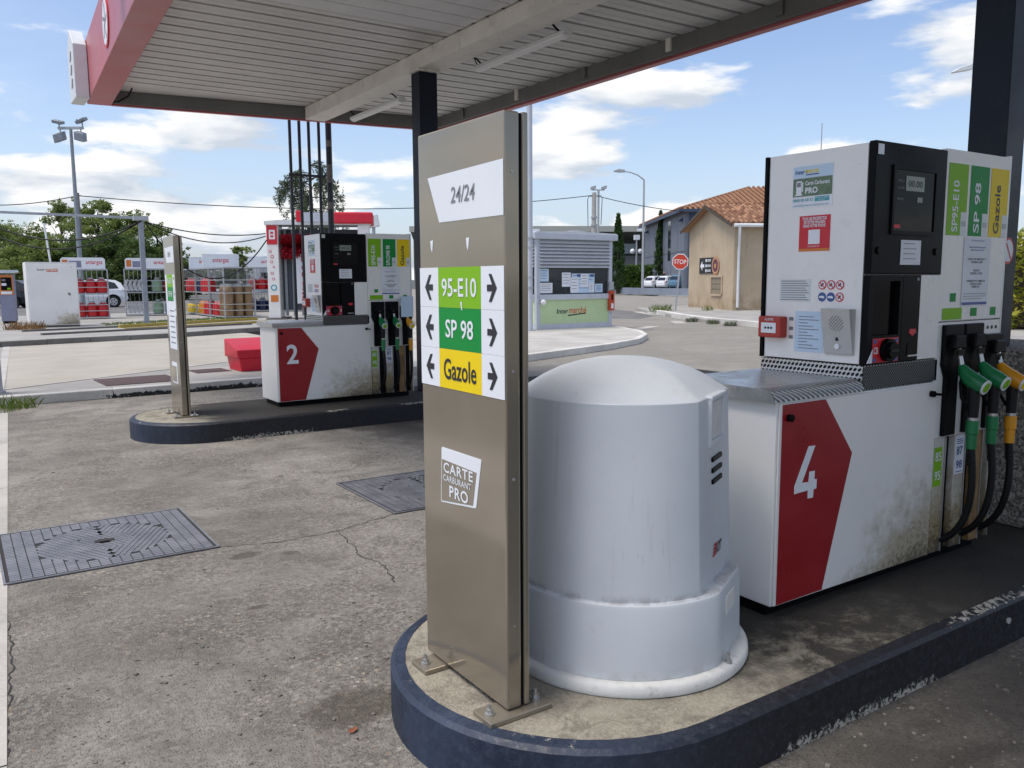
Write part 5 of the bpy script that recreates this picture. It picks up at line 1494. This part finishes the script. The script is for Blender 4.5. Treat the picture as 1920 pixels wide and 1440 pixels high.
MB().ball((0,.02,1.70), .118, 12, 1.05).build('hair', m_orange if False else m_wood, pr, smooth=True)
MB().box(-.25,.25,-.25,.25,-.18,.0).build('step', m_conc2, pr)

# ------------------------------------------------------------------ kiosk
k = thing('kiosk', 'small payment kiosk with mint panel, louvred shutter and notices in the window', 'kiosk', (14.15, 19.75, .136))
W, DP, HT = 2.87, 2.3, 2.86
def kb(n, a, m, par=k, **q): return MB().box(*a).build(n, m, par, **q)
for x in (0, W-.13):
    for y in (0, DP-.12): kb('corner_post', (x, x+.13, y, y+.12, 0, 2.62), m_booth, bevel=.01)
kb('plinth', (.131, W-.131, .01, .11, .0, .15), m_booth); kb('plinth', (.01, .11, .121, DP-.121, 0, .15), m_booth)
fp_ = kb('front_panel', (.131, W-.131, .02, .08, .151, .86), m_mint); kb('side_panel', (.02, .08, .121, DP-.121, .151, .86), m_mint)
sl_ = kb('sill', (.10, W-.08, -.04, .12, .861, 1.02), m_booth, bevel=.01); kb('side_sill', (-.03, .12, .121, DP-.121, .861, 1.02), m_booth)
kb('window', (.131, W-.131, .055, .065, 1.021, 1.79), m_glass); kb('side_window', (.055, .065, .121, DP-.121, 1.021, 1.79), m_glass)
kb('rear_wall', (.131, W-.131, DP-.08, DP-.02, .0, 2.6), m_dark); kb('right_wall', (W-.08, W-.02, .121, DP-.121, 0, 2.6), m_dark); kb('floor_panel', (.132, W-.132, .125, DP-.09, .02, .06), m_dark)
kb('counter', (.14, W-.14, .14, .7, .95, 1.0), m_dark); kb('chair_back', (.95, 1.35, .9, .96, 1.0, 1.7), m_black); kb('screen', (1.9, 2.3, .5, .54, 1.0, 1.35), m_black)
kb('louvre_back', (.131, W-.131, .06, .10, 1.80, 2.62), m_galv)
for i in range(8):
    z = 1.83 + i*.101
    MB().prism([(-.055,z-.02),(-.045,z-.03),(.058,z+.052),(.058,z+.072)], lambda u, v, q: (q, u, v), .10, W-.10).build('louvre_slat', m_slat, k)
    MB().prism([(-.055,z-.02),(-.045,z-.03),(.058,z+.052),(.058,z+.072)], lambda u, v, q: (u, q, v), .125, DP-.1).build('louvre_slat', m_slat, k)
rf = kb('roof', (-.12, W+.12, -.12, DP+.12, 2.621, 2.80), m_booth, bevel=.015)
MB().prism([(-.12,2.801),(W+.12,2.801),(W+.05,2.83),(W*.62,2.86),(W*.5,2.90),(W*.38,2.86),(-.05,2.83)], lambda u, v, q: (u, q, v), -.10, DP+.1).build('roof_cap', m_slat, rf)
MB().ball((.17,-.10,.80), .085, 14).build('globe_lamp', m_lamp, k, smooth=True); MB().cyl((.17,-.03,.80),(.17,.02,.80),.05,10).build('lamp_bracket', m_booth, k)
rb = kb('extinguisher_box', (W-.17, W+.02, -.10, -.001, .50, 1.10), M('orange red box', (.48,.06,.02), .45), bevel=.01)
kb('box_window', (W-.11, W-.05, -.108, -.101, .82, 1.0), m_black, rb); kb('box_label', (W-.12, W-.03, -.108, -.101, .56, .72), m_print, rb)
kb('meter_box', (W-.16, W+.02, -.06, -.001, 1.12, 1.38), m_galv, bevel=.01)
text('lettering', 'Inter', .2, m_ink, fp_, (.96, .018, .52), bold=.02, shear=.15, fit=(.44, .15)); text('lettering', 'marché', .2, M('orange red print', (.56,.09,.02), .45), fp_, (1.53, .018, .545), bold=.015, shear=.15, fit=(.66, .19))
MB().prism([(1.14,.40),(1.18,.37),(1.84,.42),(1.84,.455),(1.20,.41)], lambda u, v, q: (u, q, v), .0175, .019).build('swoosh', m_ink, fp_)
for (x0, x1, z0, z1, mt) in ((.15,.47,1.40,1.77,m_pblue),(.15,.60,1.06,1.36,m_paper),(.95,1.28,1.24,1.66,m_paper),(1.27,1.58,1.06,1.52,m_paper),(1.32,2.20,1.05,1.63,m_pblue),(1.66,1.95,1.22,1.62,m_paper),(1.99,2.18,1.08,1.34,m_paper),(2.22,2.52,1.06,1.32,m_pblue)):
    yy = .040 if mt is m_paper else .047
    n_ = kb('notice', (x0, x1, yy, yy+.003, z0, z1), mt)
    for i in range(4):
        zz = z1-.05-(z1-z0-.08)*i/4
        kb('text_line', (x0+.04, x1-.05-.03*(i % 2), yy-.002, yy-.0005, zz-.014, zz), m_blueink if mt is m_pblue else m_greyink, n_)
for (x0, x1) in ((1.52,1.66),(2.02,2.18)): kb('notice_header', (x0, x1, .044, .0465, 1.53, 1.61), m_blueink)
o = thing('steel_post', 'tall pale blue grey steel post beside the kiosk corner', 'post', (13.80, 19.60, .136))
MB().cyl((0,0,0),(0,0,6.75),.085,14).build('pole', m_booth, o, smooth=True)
for z in (1.2, 1.5, 2.35, 2.6): MB().cyl((0,0,z),(0,0,z+.05),.105,14).build('clamp', m_galv, o)
MB().cyl((0,0,0),(0,0,.02),.16,14).build('base_plate', m_galv, o)

# ------------------------------------------------------------------ stop sign
s = thing('stop_sign', 'red octagonal stop sign on a leaning post at the pavement corner', 'sign', (27.7, 27.7, .12), R_(-45)); s.rotation_euler = (0, R_(4.5), R_(-45))
MB().box(-.04, .04, -.02, .02, 0, 2.55).build('post', m_galv, s)
oc = lambda r: [(r*math.cos(math.pi/8+i*math.pi/4), 2.25+r*math.sin(math.pi/8+i*math.pi/4)) for i in range(8)]
pl = MB().prism(oc(.385), lambda u, v, q: (u, q, v), -.035, -.021).build('plate', m_print, s)
MB().prism(oc(.345), lambda u, v, q: (u, q, v), -.040, -.036).build('red_field', M('stop red', (.60,.055,.025), .45), pl)
text('lettering', 'STOP', .3, m_print, pl, (0, -.042, 2.25), bold=.01, fit=(.54, .20))

# ------------------------------------------------------------------ beige house with tiled roof
h = thing('house', 'small beige rendered building with clay tile roof and white downpipe', 'house', (30.1, 26.4, .12), R_(-24.3))
GW, EV, RG, HL = 5.55, 4.00, 4.95, 9.0
MB().prism([(0,0),(GW,0),(GW,EV),(GW/2,RG),(0,EV)], lambda u, v, q: (q, u, v), 0, HL).build('wall', m_render, h)
MB().box(-.03, .16, -.03, -.001, 0, EV-.1).build('corner_pier', m_render, h)
rl = math.hypot(GW/2+.4, (RG-EV)*(GW/2+.4)/(GW/2)); ang = math.atan2(RG-EV, GW/2)
for sgn in (1, -1):
    mb = MB(); e0 = (-.40, EV-.4*(RG-EV)/(GW/2)+.02)
    P = [(-.40, e0[1]), (GW/2, RG+.02), (GW/2, RG+.10), (-.40, e0[1]+.08)]
    if sgn < 0: P = [(GW-y, z) for y, z in P]
    mb.prism(P, lambda u, v, q: (q, u, v), -.35, HL+.3)
    rfo = mb.build('roof', m_railgrey if False else m_tile, h)
    if sgn > 0: roof_front = rfo
bt = MB().tube([(0,0,0),(0,.42,.0)], [.115,.09], 10).mesh('roof_tile', m_tile, smooth=True)
rnd = random.Random(9); rows = 10; cols = 15
for i in range(rows):
    for j in range(cols):
        f = i/rows; y = -.42 + f*(GW/2+.42); z = e0[1]+.085 + f*(RG-EV)*(GW/2+.42)/(GW/2)
        inst(bt, 'roof_tile', roof_front, (-.28+j*.235+rnd.uniform(-.012,.012), y, z+rnd.uniform(0,.012)), (ang+R_(2.5), 0, rnd.uniform(-.02,.02)), (1, 1, .72))
mb = MB()
for j in range(cols, 38):
    mb.tube([(-.28+j*.235, -.42, e0[1]+.085), (-.28+j*.235, GW/2, RG+.09)], .105, 8)
o = mb.build('roof_tiles_far', m_tile, roof_front, smooth=True); o['kind'] = 'stuff'
for j in range(18):
    MB().tube([(-.35+j*.5, GW/2, RG+.13), (.2+j*.5, GW/2, RG+.13)], [.12,.10], 10).build('ridge_tile', m_tile, roof_front, smooth=True)
MB().bar((-.36,-.42,e0[1]-.02),(-.36,GW/2,RG),.04,.14).build('verge_board', m_bark, h); MB().bar((-.36,GW+.42,e0[1]-.02),(-.36,GW/2,RG),.04,.14).build('verge_board', m_bark, h)
gt = MB().tube([(-.25,-.46,e0[1]-.02),(HL+.3,-.46,e0[1]-.02)], .085, 12).build('gutter', m_pvc, h, smooth=True)
dpz = e0[1]-.05
MB().tube([(.02,-.46,dpz),(.02,-.46,dpz-.25),(.06,-.38,dpz-.45),(.16,-.14,dpz-.85),(.17,-.10,dpz-1.0),(.17,-.10,.14)], .065, 12).build('downpipe', m_pvc, h, smooth=True)
for z in (.5, 1.7, 2.6): MB().cyl((.17,-.10,z),(.17,-.10,z+.04),.075,12).build('pipe_clip', m_pvc, h)
sg = MB().box(-.035, -.001, 2.05, 4.05, 1.72, 2.50).build('direction_sign', m_dark, h)
MB().prism([(3.92,2.1),(3.66,2.34),(3.66,2.18),(3.42,2.18),(3.42,2.02),(3.66,2.02),(3.66,1.86)], lambda u, v, q: (q, u, v), -.040, -.036).build('arrow', m_print, sg)
for zc in (2.36, 2.1, 1.86):
    MB().cyl((-.037, 3.18, zc), (-.041, 3.18, zc), .08, 14).build('sign_dot', m_print, sg)
    for dz_ in (.03, -.03): MB().box(-.041, -.037, 2.60, 3.04, zc+dz_-.016, zc+dz_+.016).build('text_line', m_print, sg)
MB().prism([(2.02+.42*math.cos(2*math.pi*i/24), 2.10+.44*math.sin(2*math.pi*i/24)) for i in range(24)], lambda u, v, q: (q, u, v), -.050, -.036).build('round_emblem', m_gasor if False else M('peach print', (.52,.26,.14), .5), sg)
MB().prism([(2.02+.30*math.cos(2*math.pi*i/24), 2.10+.31*math.sin(2*math.pi*i/24)) for i in range(24)], lambda u, v, q: (q, u, v), -.056, -.051).build('emblem_core', M('plum print', (.11,.03,.05), .5), sg)
MB().prism([(2.02+.12*math.cos(2*math.pi*i/16), 2.08+.12*math.sin(2*math.pi*i/16)) for i in range(16)], lambda u, v, q: (q, u, v), -.060, -.057).build('emblem_mark', M('peach mark', (.52,.26,.14), .5), sg)
nf = MB()
for a in ((1.20,1.30,.72,1.62),(2.50,2.60,.72,1.62),(1.30,2.50,1.52,1.62),(1.30,2.50,.62,.72)): nf.box(-.06, -.001, *a)
nf.build('niche_frame', m_render, h, bevel=.01)
MB().box(-.012, -.002, 1.301, 2.499, .721, 1.519).build('shutter', m_gasbrown if False else M('taupe shutter', (.26,.215,.155), .7, grime=.2), h)
for z in (.95, 1.2): MB().box(-.016, -.0125, 1.31, 2.49, z, z+.02).build('shutter_joint', m_dark, h)

# dark slate building with hipped tile roof
c0, c1 = at(1284, 520, 86), at(1209, 520, 112); c0.z = c1.z = 0
dv = (c1-c0); Ld = dv.length; dv.normalize()
d = thing('dark_building', 'slate grey clad building with low clay tile roof behind the beige house', 'building', c0, math.atan2(dv.y, dv.x)-math.pi/2)
# local +y runs along the long face away from the corner, local +x to the right
MB().box(0, 24, 0, Ld, 0, 8.6).build('wall', m_dkwall, d)
MB().box(.3, 24, -.06, -.002, 0, 8.55).build('end_cladding', m_dkwall2, d)
for i in range(7):
    MB().box(-.05, -.002, .3+i*Ld/7, .3+(i+1)*Ld/7-.12, .4, 4.3).build('cladding_panel', m_dkwall, d); MB().box(-.05, -.002, .3+i*Ld/7, .3+(i+1)*Ld/7-.12, 4.42, 8.3).build('cladding_panel', m_dkwall, d)
MB().box(-.07, -.051, Ld*.30, Ld*.36, 3.6, 8.0).build('window', m_carglass, d)
for y_ in (1.6, Ld-2.5):
    MB().prism([(-.05,7.9),(-.5,7.55),(-.5,7.5),(-.05,7.5)], lambda u, v, q: (u, q, v), y_-.3, y_+.3).build('wall_lamp', m_dkwall2, d)
ov = .8; ez = 8.62
V = [(-ov,-ov,ez),(24+ov,-ov,ez),(24+ov,Ld+ov,ez),(-ov,Ld+ov,ez),(9,9,ez+3.1),(15,9,ez+3.1),(15,Ld-9,ez+3.1),(9,Ld-9,ez+3.1)]
rf = MB().add(V, [(0,3,2,1),(0,1,5,4),(1,2,6,5),(2,3,7,6),(3,0,4,7),(4,5,6,7)]).build('roof', m_tile, d)
mb = MB()
for i in range(int((Ld+2*ov)/.55)):
    y_ = -ov+.25+i*.55; f = min(1, (y_+ov)/(9+ov), (Ld+ov-y_)/(9+ov))
    mb.tube([(-ov-.03,y_,ez+.06),(-ov+(9+ov)*f,y_,ez+.06+3.1*f)], .15, 5)
for i in range(int((24+2*ov)/.55)):
    x_ = -ov+.25+i*.55; f = min(1, (x_+ov)/(9+ov), (24+ov-x_)/(9+ov))
    mb.tube([(x_,-ov-.03,ez+.06),(x_,-ov+(9+ov)*f,ez+.06+3.1*f)], .15, 5)
o = mb.build('roof_tiles', m_tile, rf, smooth=True); o['kind'] = 'stuff'
MB().box(-ov-.05, -ov+.1, -ov, Ld+ov, ez-.30, ez-.01).build('eaves_board', m_dkwall2, d); MB().box(-ov+.101, 24+ov, -ov-.05, -ov+.1, ez-.30, ez-.01).build('eaves_board', m_dkwall2, d)

# low wall before the far cars
wl_ = thing('low_wall', 'low grey blue wall in front of the far parked cars', 'wall', (55.9, 64.3, .12))
MB().prism([(0.6,3.0),(-3.0,-12.8),(-4.4,-18),(-4.1,-18.1),(-2.7,-12.9),(.9,2.9)], lambda u, v, q: (u, v, q), 0, .62).build('wall_body', m_lowwall, wl_)

# grandstand
g = thing('grandstand', 'long grandstand with flat grey roof and dark underside', 'grandstand', grd(1105, 150, 0), YC+R_(4))
MB().prism([(-2,9.9),(-2,10.9),(16,11.8),(16,11.3),(-1,10.2)], lambda u, v, q: (q, u, v), -32, 26).build('roof', m_standr, g)
MB().box(-32, 26, 13, 14, 0, 11.2).build('rear_wall', m_standd, g)
MB().prism([(-1,10.18),(13,11.15),(13,9.2),(9,9.2)], lambda u, v, q: (q, u, v), -31.9, 25.9).build('roof_frame', m_standd, g)
for i in range(8): MB().box(-31.5, 25.5, 2+i*1.3, 2+(i+1)*1.3-.01, 0, 2.2+i*.55).build('terrace_step', m_stands, g)
for x in range(-30, 26, 7): MB().box(x, x+.5, 8, 8.5, 4.5, 10.8).build('pillar', m_stands, g)
for x in (-12, 6): MB().box(x, x+5, 12.6, 12.99, 6.5, 8.4).build('rear_window', m_pblue, g)
MB().box(-32, 26, -1.5, -1.2, 0, 1.6).build('parapet', m_stands, g)
for x in (-10.6, 8.2): MB().box(x, x+1.4, -2.06, -2.01, 9.95, 10.4).build('roof_lamp', m_print, g)

# lamps on the right
t = thing('street_lamp', 'grey street lamp with curved arm before the low wall', 'street lamp', grd(1205, 80, .1), YC)
MB().tube([(0,0,0),(0,0,5.5),(0,0,10.8)], [.14,.11,.08], 12).build('pole', m_galv, t, smooth=True)
MB().tube([(0,0,10.8),(-.6,0,11.25),(-1.3,0,11.5),(-1.9,0,11.6)], [.07,.06,.055,.05], 10).build('arm', m_galv, t, smooth=True)
hd_ = MB().prism([(-1.8,11.52),(-1.85,11.75),(-2.4,11.82),(-2.85,11.70),(-2.9,11.58),(-2.4,11.50)], lambda u, v, q: (u, q, v), -.18, .18).build('lamp_head', m_galv, t, bevel=.04)
t = thing('globe_lamp', 'white post lamp with two globe lights behind the cypress', 'lamp post', grd(1193, 104, .1), YC)
MB().cyl((0,0,0),(0,0,6.3),.12,10).build('pole', m_galv, t); MB().box(-.35,.35,-.3,.3,6.3,6.9).build('lantern', m_print, t)
for x in (-.5, .45, 2.6): MB().ball((x,0,4.9), .32, 10).build('globe', m_print, t, smooth=True)
MB().bar((-.5,0,4.9),(2.6,0,4.9),.06).build('crossbar', m_galv, t)
t = thing('street_lamp', 'pale street lamp head showing beside the near dark column', 'street lamp', grd(1834, 40, .1), YC)
MB().tube([(0,0,0),(0,0,10.9)], [.12,.08], 10).build('pole', m_galv, t, smooth=True)
MB().tube([(0,0,10.9),(-.3,0,11.2),(-.65,0,11.25)], .045, 8).build('arm', m_galv, t); MB().prism([(-.62,11.18),(-.62,11.34),(-.9,11.36),(-1.55,11.16),(-1.85,10.98),(-1.8,10.94),(-1.1,11.05)], lambda u, v, q: (u, q, v), -.15, .15).build('lamp_head', m_signw, t, bevel=.03)
t = thing('aerial', 'thin grey aerial pole standing up behind pump 4', 'aerial', grd(1530, 42, .12)); MB().tube([(0,0,0),(0,0,6),(0,0,9.05)], [.05,.035,.022], 8).build('pole', m_galv, t); MB().cyl((0,0,0),(0,0,.02),.12,8).build('base', m_galv, t)
flood = thing('floodlight_mast', 'small floodlight mast behind the concrete utility pole', 'mast', grd(1121, 125, .1), YC)
MB().cyl((0,0,0),(0,0,14.6),.16,8).build('pole', m_galv, flood); MB().bar((-.9,0,14.6),(.9,0,14.6),.15).build('crossarm', m_galv, flood)
for x in (-.8, .8): MB().obox((x,-.1,14.9),(.4,0,.12),(0,.25,0),(0,0,.22)).build('flood_head', m_galv, flood)

# pale sheds at the far left
for px, dp, w, h_, label, mt in ((392, 95, 9.0, 4.1, 'long low white shed with flat roof beyond the gas cages', m_white), (474, 100, 5.0, 4.3, 'low pale shed beyond the small tree', m_signw)):
    s_ = thing('shed', label, 'shed', grd(px, dp, .2), YC)
    MB().box(-w/2, w/2, 0, 8, 0, h_-.35).build('wall', mt, s_); MB().box(-w/2-.2, w/2+.2, -.2, 8.2, h_-.349, h_).build('roof', m_booth, s_)
    for x in (-w*.3, 0, w*.3): MB().box(x-.5, x+.5, -.02, -.002, 1.4, 2.4).build('window', m_carglass, s_)
s_ = thing('shed', 'small shed with orange tiled roof beyond the gas cages', 'shed', grd(428, 102, .2), YC)
MB().box(-1.6,1.6,0,5,0,3.4).build('wall', m_render, s_); MB().prism([(-1.9,3.4),(1.9,3.4),(1.9,3.55),(0,4.6),(-1.9,3.55)], lambda u, v, q: (u, q, v), -.3, 5.3).build('roof', m_tile, s_)

# ------------------------------------------------------------------ vegetation
def leaves(mb, c, rad, n, size, rnd, flat=.8, down=0.0):
    for _ in range(n):
        while True:
            v = Vector((rnd.uniform(-1,1), rnd.uniform(-1,1), rnd.uniform(-1,1)))
            if v.length < 1: break
        p = Vector(c) + Vector((v.x*rad, v.y*rad, v.z*rad*flat))
        a = Vector((rnd.gauss(0,1), rnd.gauss(0,1), rnd.gauss(0,.6)-down)).normalized(); b = a.cross(Vector((rnd.gauss(0,1), rnd.gauss(0,1), rnd.gauss(0,1)))).normalized()
        s = size*rnd.uniform(.6, 1.3)
        mb.v += [tuple(p-b*s*.35), tuple(p+a*s), tuple(p+b*s*.35), tuple(p-a*s*.5)]
        i = len(mb.v)-4; mb.f.append([i,i+1,i+2,i+3]); mb.m.append(mb.cm)
def tree(px, depth, hgt, rad, mat, label, name='tree', dens=1.0, size=.16, base=.22, seed=1, airy=.34, z0=.2, group='trees beyond the car park'):
    rnd = random.Random(seed); t = thing(name, label, 'tree', grd(px, depth, z0), rnd.uniform(0,6), group)
    tr = MB(); tr.tube([(0,0,0),(.05,0,hgt*.3),(.1,.05,hgt*.62),(.05,.1,hgt*.9)], [.16*rad/2,.12*rad/2,.07*rad/2,.02], 8)
    cl = MB(); cc = []
    for i in range(int(40*dens)):
        a = rnd.uniform(0, 6.28); u_ = rnd.uniform(base, .97); w = math.sin(min(1, (u_-base)/(1-base)*.92+.10)*math.pi)**.7
        r = rad*w*math.sqrt(rnd.uniform(.15, 1.0)); c = Vector((r*math.cos(a), r*math.sin(a), hgt*u_)); cc.append(c)
        s0 = Vector((.06, .03, max(.2, c.z - .35*r - .3)*.8))
        tr.tube([s0, s0.lerp(c, .5)+Vector((0,0,.15)), c], [.035*rad/2, .02*rad/2, .006], 5)
        cr = rad*airy*rnd.uniform(.55, 1.1)
        leaves(cl, c, cr, int(rnd.uniform(130, 210)*dens**.3), size*1.08, rnd, .65)
        for _ in range(3):
            leaves(cl, c+Vector((rnd.gauss(0,cr*.8), rnd.gauss(0,cr*.8), rnd.gauss(0,cr*.5))), cr*.35, 24, size, rnd)
    tr.build('trunk', m_bark, t, smooth=True); cl.build('crown', mat, t, fix=False)
    return t
tree(-10, 66, 6.2, 3.0, m_leafA, 'rounded pale green tree above the pay terminal', seed=3)
tree(58, 70, 6.4, 2.6, m_leafA, 'airy pale green tree above the white cabinet', seed=4)
tree(122, 72, 8.2, 2.6, m_leafA, 'tall airy tree just beside the floodlight mast', seed=5, airy=.26)
tree(188, 70, 8.0, 2.9, m_leafA, 'tall airy tree to one side of the wooden pole', seed=6, airy=.26)
tree(252, 69, 7.0, 2.7, m_leafA, 'spreading tree behind the hose gantry post', seed=7, airy=.28)
tree(300, 71, 6.2, 2.3, m_leafA, 'lower leafy tree behind the slim sign totem', seed=8, airy=.28)
for i, (px, dp, hh_, rr) in enumerate(((-20,60,3.9,2.4),(35,59,3.7,2.3),(92,60,4.2,2.4),(150,61,4.3,2.4),(212,60,4.6,2.5),(265,60,4.4,2.3),(318,62,3.9,2.1))):
    tree(px, dp, hh_, rr, m_leafB if i not in (1,2) else m_leafA, ('dark green bush below the pale tree by the pay terminal','bright green bush behind the pay terminal','bright green bush behind the white cabinet','dark bush at the foot of the floodlight mast','dark bush behind the parked white hatchback','dark bush behind the hose gantry post','dark bush behind the slim sign totem')[i], 'bush', 1.25, .15, .04, 20+i, .34, group='bushes along the car park')
tree(456, 84, 5.1, 1.7, m_leafA, 'small rounded tree above the gas cages beside the car wash', seed=31, airy=.24, dens=.8, size=.14)
tree(432, 86, 3.6, 1.6, m_leafB, 'low green bush beside the small shed with the orange roof', 'bush', seed=33, base=.05, group='bushes along the car park')
tree(358, 84, 3.2, 1.5, m_leafA, 'low bush beside the long white shed', 'bush', seed=34, base=.05, group='bushes along the car park')

# weeping cedar
rnd = random.Random(12)
ced = thing('cedar_tree', 'tall weeping cedar with drooping branches behind the vent pipes', 'tree', grd(590, 62, .2), 1.0)
tr = MB(); cl = MB(); tr.tube([(0,0,0),(.1,.05,3),(.25,.1,6),(.1,.1,8.5),(-.2,.05,10.0)], [.26,.22,.16,.10,.04], 8)
for i in range(34):
    a = rnd.uniform(0, 6.28); zb = rnd.uniform(4.2, 9.9); R0 = (2.6 if zb > 7 else 3.0)*rnd.uniform(.45, 1.0); rise = rnd.uniform(.2, .8) if zb > 8 else rnd.uniform(-.3, .4)
    pts = []
    for q in range(7):
        f = q/6; pts.append(Vector((.15+R0*f*math.cos(a), .1+R0*f*math.sin(a), zb + rise*math.sin(f*2.2) - (1.2+.5*rnd.random())*f**2.4)))
    tr.tube(pts, [.05*(1-.8*q/6) for q in range(7)], 5)
    for q in range(2, 7):
        for _ in range(5):
            c = pts[q] + Vector((rnd.gauss(0,.18), rnd.gauss(0,.18), 0)); L = rnd.uniform(.3, 1.3)
            for s_ in range(int(L/.10)):
                leaves(cl, c - Vector((rnd.gauss(0,.03), rnd.gauss(0,.03), s_*.10)), .11, 3, .11, rnd, 1.0, .6)
        leaves(cl, pts[q]+Vector((0,0,.04)), .30, 26, .12, rnd, .45)
tr.build('trunk', m_bark, ced, smooth=True); cl.build('crown', m_leafC, ced, fix=False)

def cypress(px, depth, hgt, rad, label, seed):
    rnd = random.Random(seed); t = thing('cypress_tree', label, 'tree', grd(px, depth, .1), 0, 'cypress trees before the slate building')
    MB().tube([(0,0,0),(0,0,hgt*.8)], [.16,.04], 8).build('trunk', m_bark, t)
    cl = MB()
    for i in range(230):
        u_ = rnd.random()**.85; r = rad*(1-u_)**.65*min(1, .55+u_*3)*rnd.uniform(.55, 1.08); a = rnd.uniform(0, 6.28)
        c = Vector((r*math.cos(a), r*math.sin(a), .15+hgt*u_*.97))
        for q in range(4): leaves(cl, c+Vector((0,0,q*.10)), .17, 8, .15, rnd, 1.4, -1.2)
    cl.build('crown', m_cyp, t, fix=False)
cypress(1158, 83, 7.6, .82, 'slim dark cypress beside the kiosk roof', 41)
cypress(1237, 99, 9.2, .86, 'slim dark cypress before the slate building', 42)
def hedge(name, p, q, w, h_, z0, mat, label, n, size, seed):
    rnd = random.Random(seed); p, q = Vector(p), Vector(q); d_ = (q-p); L = d_.length; d_.normalize(); nn = Vector((-d_.y, d_.x, 0))
    t = thing(name, label, 'hedge', (p.x, p.y, z0)); MB().obox((d_*L/2)+Vector((0,0,h_*.42)), d_*(L/2-.1), nn*(w/2-.18), Vector((0,0,h_*.40))).build('core', m_bark, t)
    cl = MB()
    for i in range(n):
        c = d_*rnd.uniform(0, L) + nn*rnd.uniform(-w/2, w/2) + Vector((0,0,rnd.uniform(.1, h_)))
        if abs((c-d_*c.dot(d_)).dot(nn)) < w*.28 and c.z < h_*.85: c = c - nn*(w*.5)*(1 if nn.dot(Vector((.55,.82,0))) > 0 else -1)*.8
        leaves(cl, c, size*1.6, 6, size, rnd, .8)
    cl.build('foliage', mat, t, fix=False); return t
hedge('hedge', grd(1160, 98, .1), grd(1222, 96, .1), 1.2, 3.0, .1, m_hedge, 'clipped green hedge between the two cypresses', 2200, .17, 51)
hedge('hedge', (23.0, 14.6, 0), (28.5, 9.0, 0), 1.6, 2.75, .12, m_hedgey, 'yellow green flowering hedge beyond the near dark column', 1900, .14, 52)
# weeds
def tuft(loc, n, hgt, spread, mat, label, name='weed_tuft'):
    rnd = random.Random(int(loc[0]*97)+n); mb = MB()
    for i in range(n):
        a = rnd.uniform(0, 6.28); r = spread*math.sqrt(rnd.random()); b = Vector((r*math.cos(a), r*math.sin(a)*.6, 0)); L = hgt*rnd.uniform(.5, 1.1)
        l = Vector((rnd.gauss(0,.35), rnd.gauss(0,.35), 1)).normalized(); s = Vector((math.cos(a+1), math.sin(a+1), 0))*hgt*.035
        m1 = b+l*L*.6; tp = b+l*L+Vector((l.x, l.y, -.1))*L*.3
        mb.add([b-s, b+s, m1+s*.8, tp, m1-s*.8], [(0,1,2,3,4)])
    o = mb.build(name, mat, None, fix=False); o.location = loc; tag(o, label, 'weeds'); return o
tuft((.62, 12.24, .0), 90, .20, .22, m_grass, 'green weed tuft at the foot of the white kerb')
tuft((.28, 12.05, .0), 130, .13, .35, m_grass, 'low grass growing in the joint beside the white kerb')
tuft((26.6, 27.5, .12), 130, .40, .70, m_grass, 'grass tuft growing beside the stop sign post')
tuft((29.2, 27.1, .12), 50, .30, .35, m_grass, 'sparse grass growing between the stop sign and the beige wall')
tuft((30.7, 27.0, .12), 40, .35, .22, m_leafY, 'yellow weed at the foot of the beige wall')
for i, (x, y) in enumerate(((22.85, 21.9), (22.35, 20.4), (21.9, 19.2))): tuft((x-.10, y, 0), 120, .22, .30, m_leafC, ('dark weed clump in the kerb gutter nearest the stop sign','broad dark weed clump midway along the kerb gutter','dark weed clump in the kerb gutter farthest from the stop sign')[i])
tuft((1.75, 27.9, .24), 200, .30, .55, m_dry, 'dry reddish weeds beside the white cabinet')
gr = MB(); rnd = random.Random(77)
for i in range(1100):
    x, y = rnd.uniform(4.0, 9.4), rnd.uniform(0, 1.3); y = 28.6+(x-4)*.42+y; hgt = rnd.uniform(.03,.08); a = rnd.uniform(0,6.28)
    gr.add([(x-.02*math.cos(a), y-.02*math.sin(a), .24), (x+.02*math.cos(a), y+.02*math.sin(a), .24), (x+rnd.gauss(0,.03), y, .24+hgt)], [(0,1,2)])
o = gr.build('grass', m_grass, None, fix=False); tag(o, 'thin strip of grass in front of the gas cages', 'grass', kind='stuff')
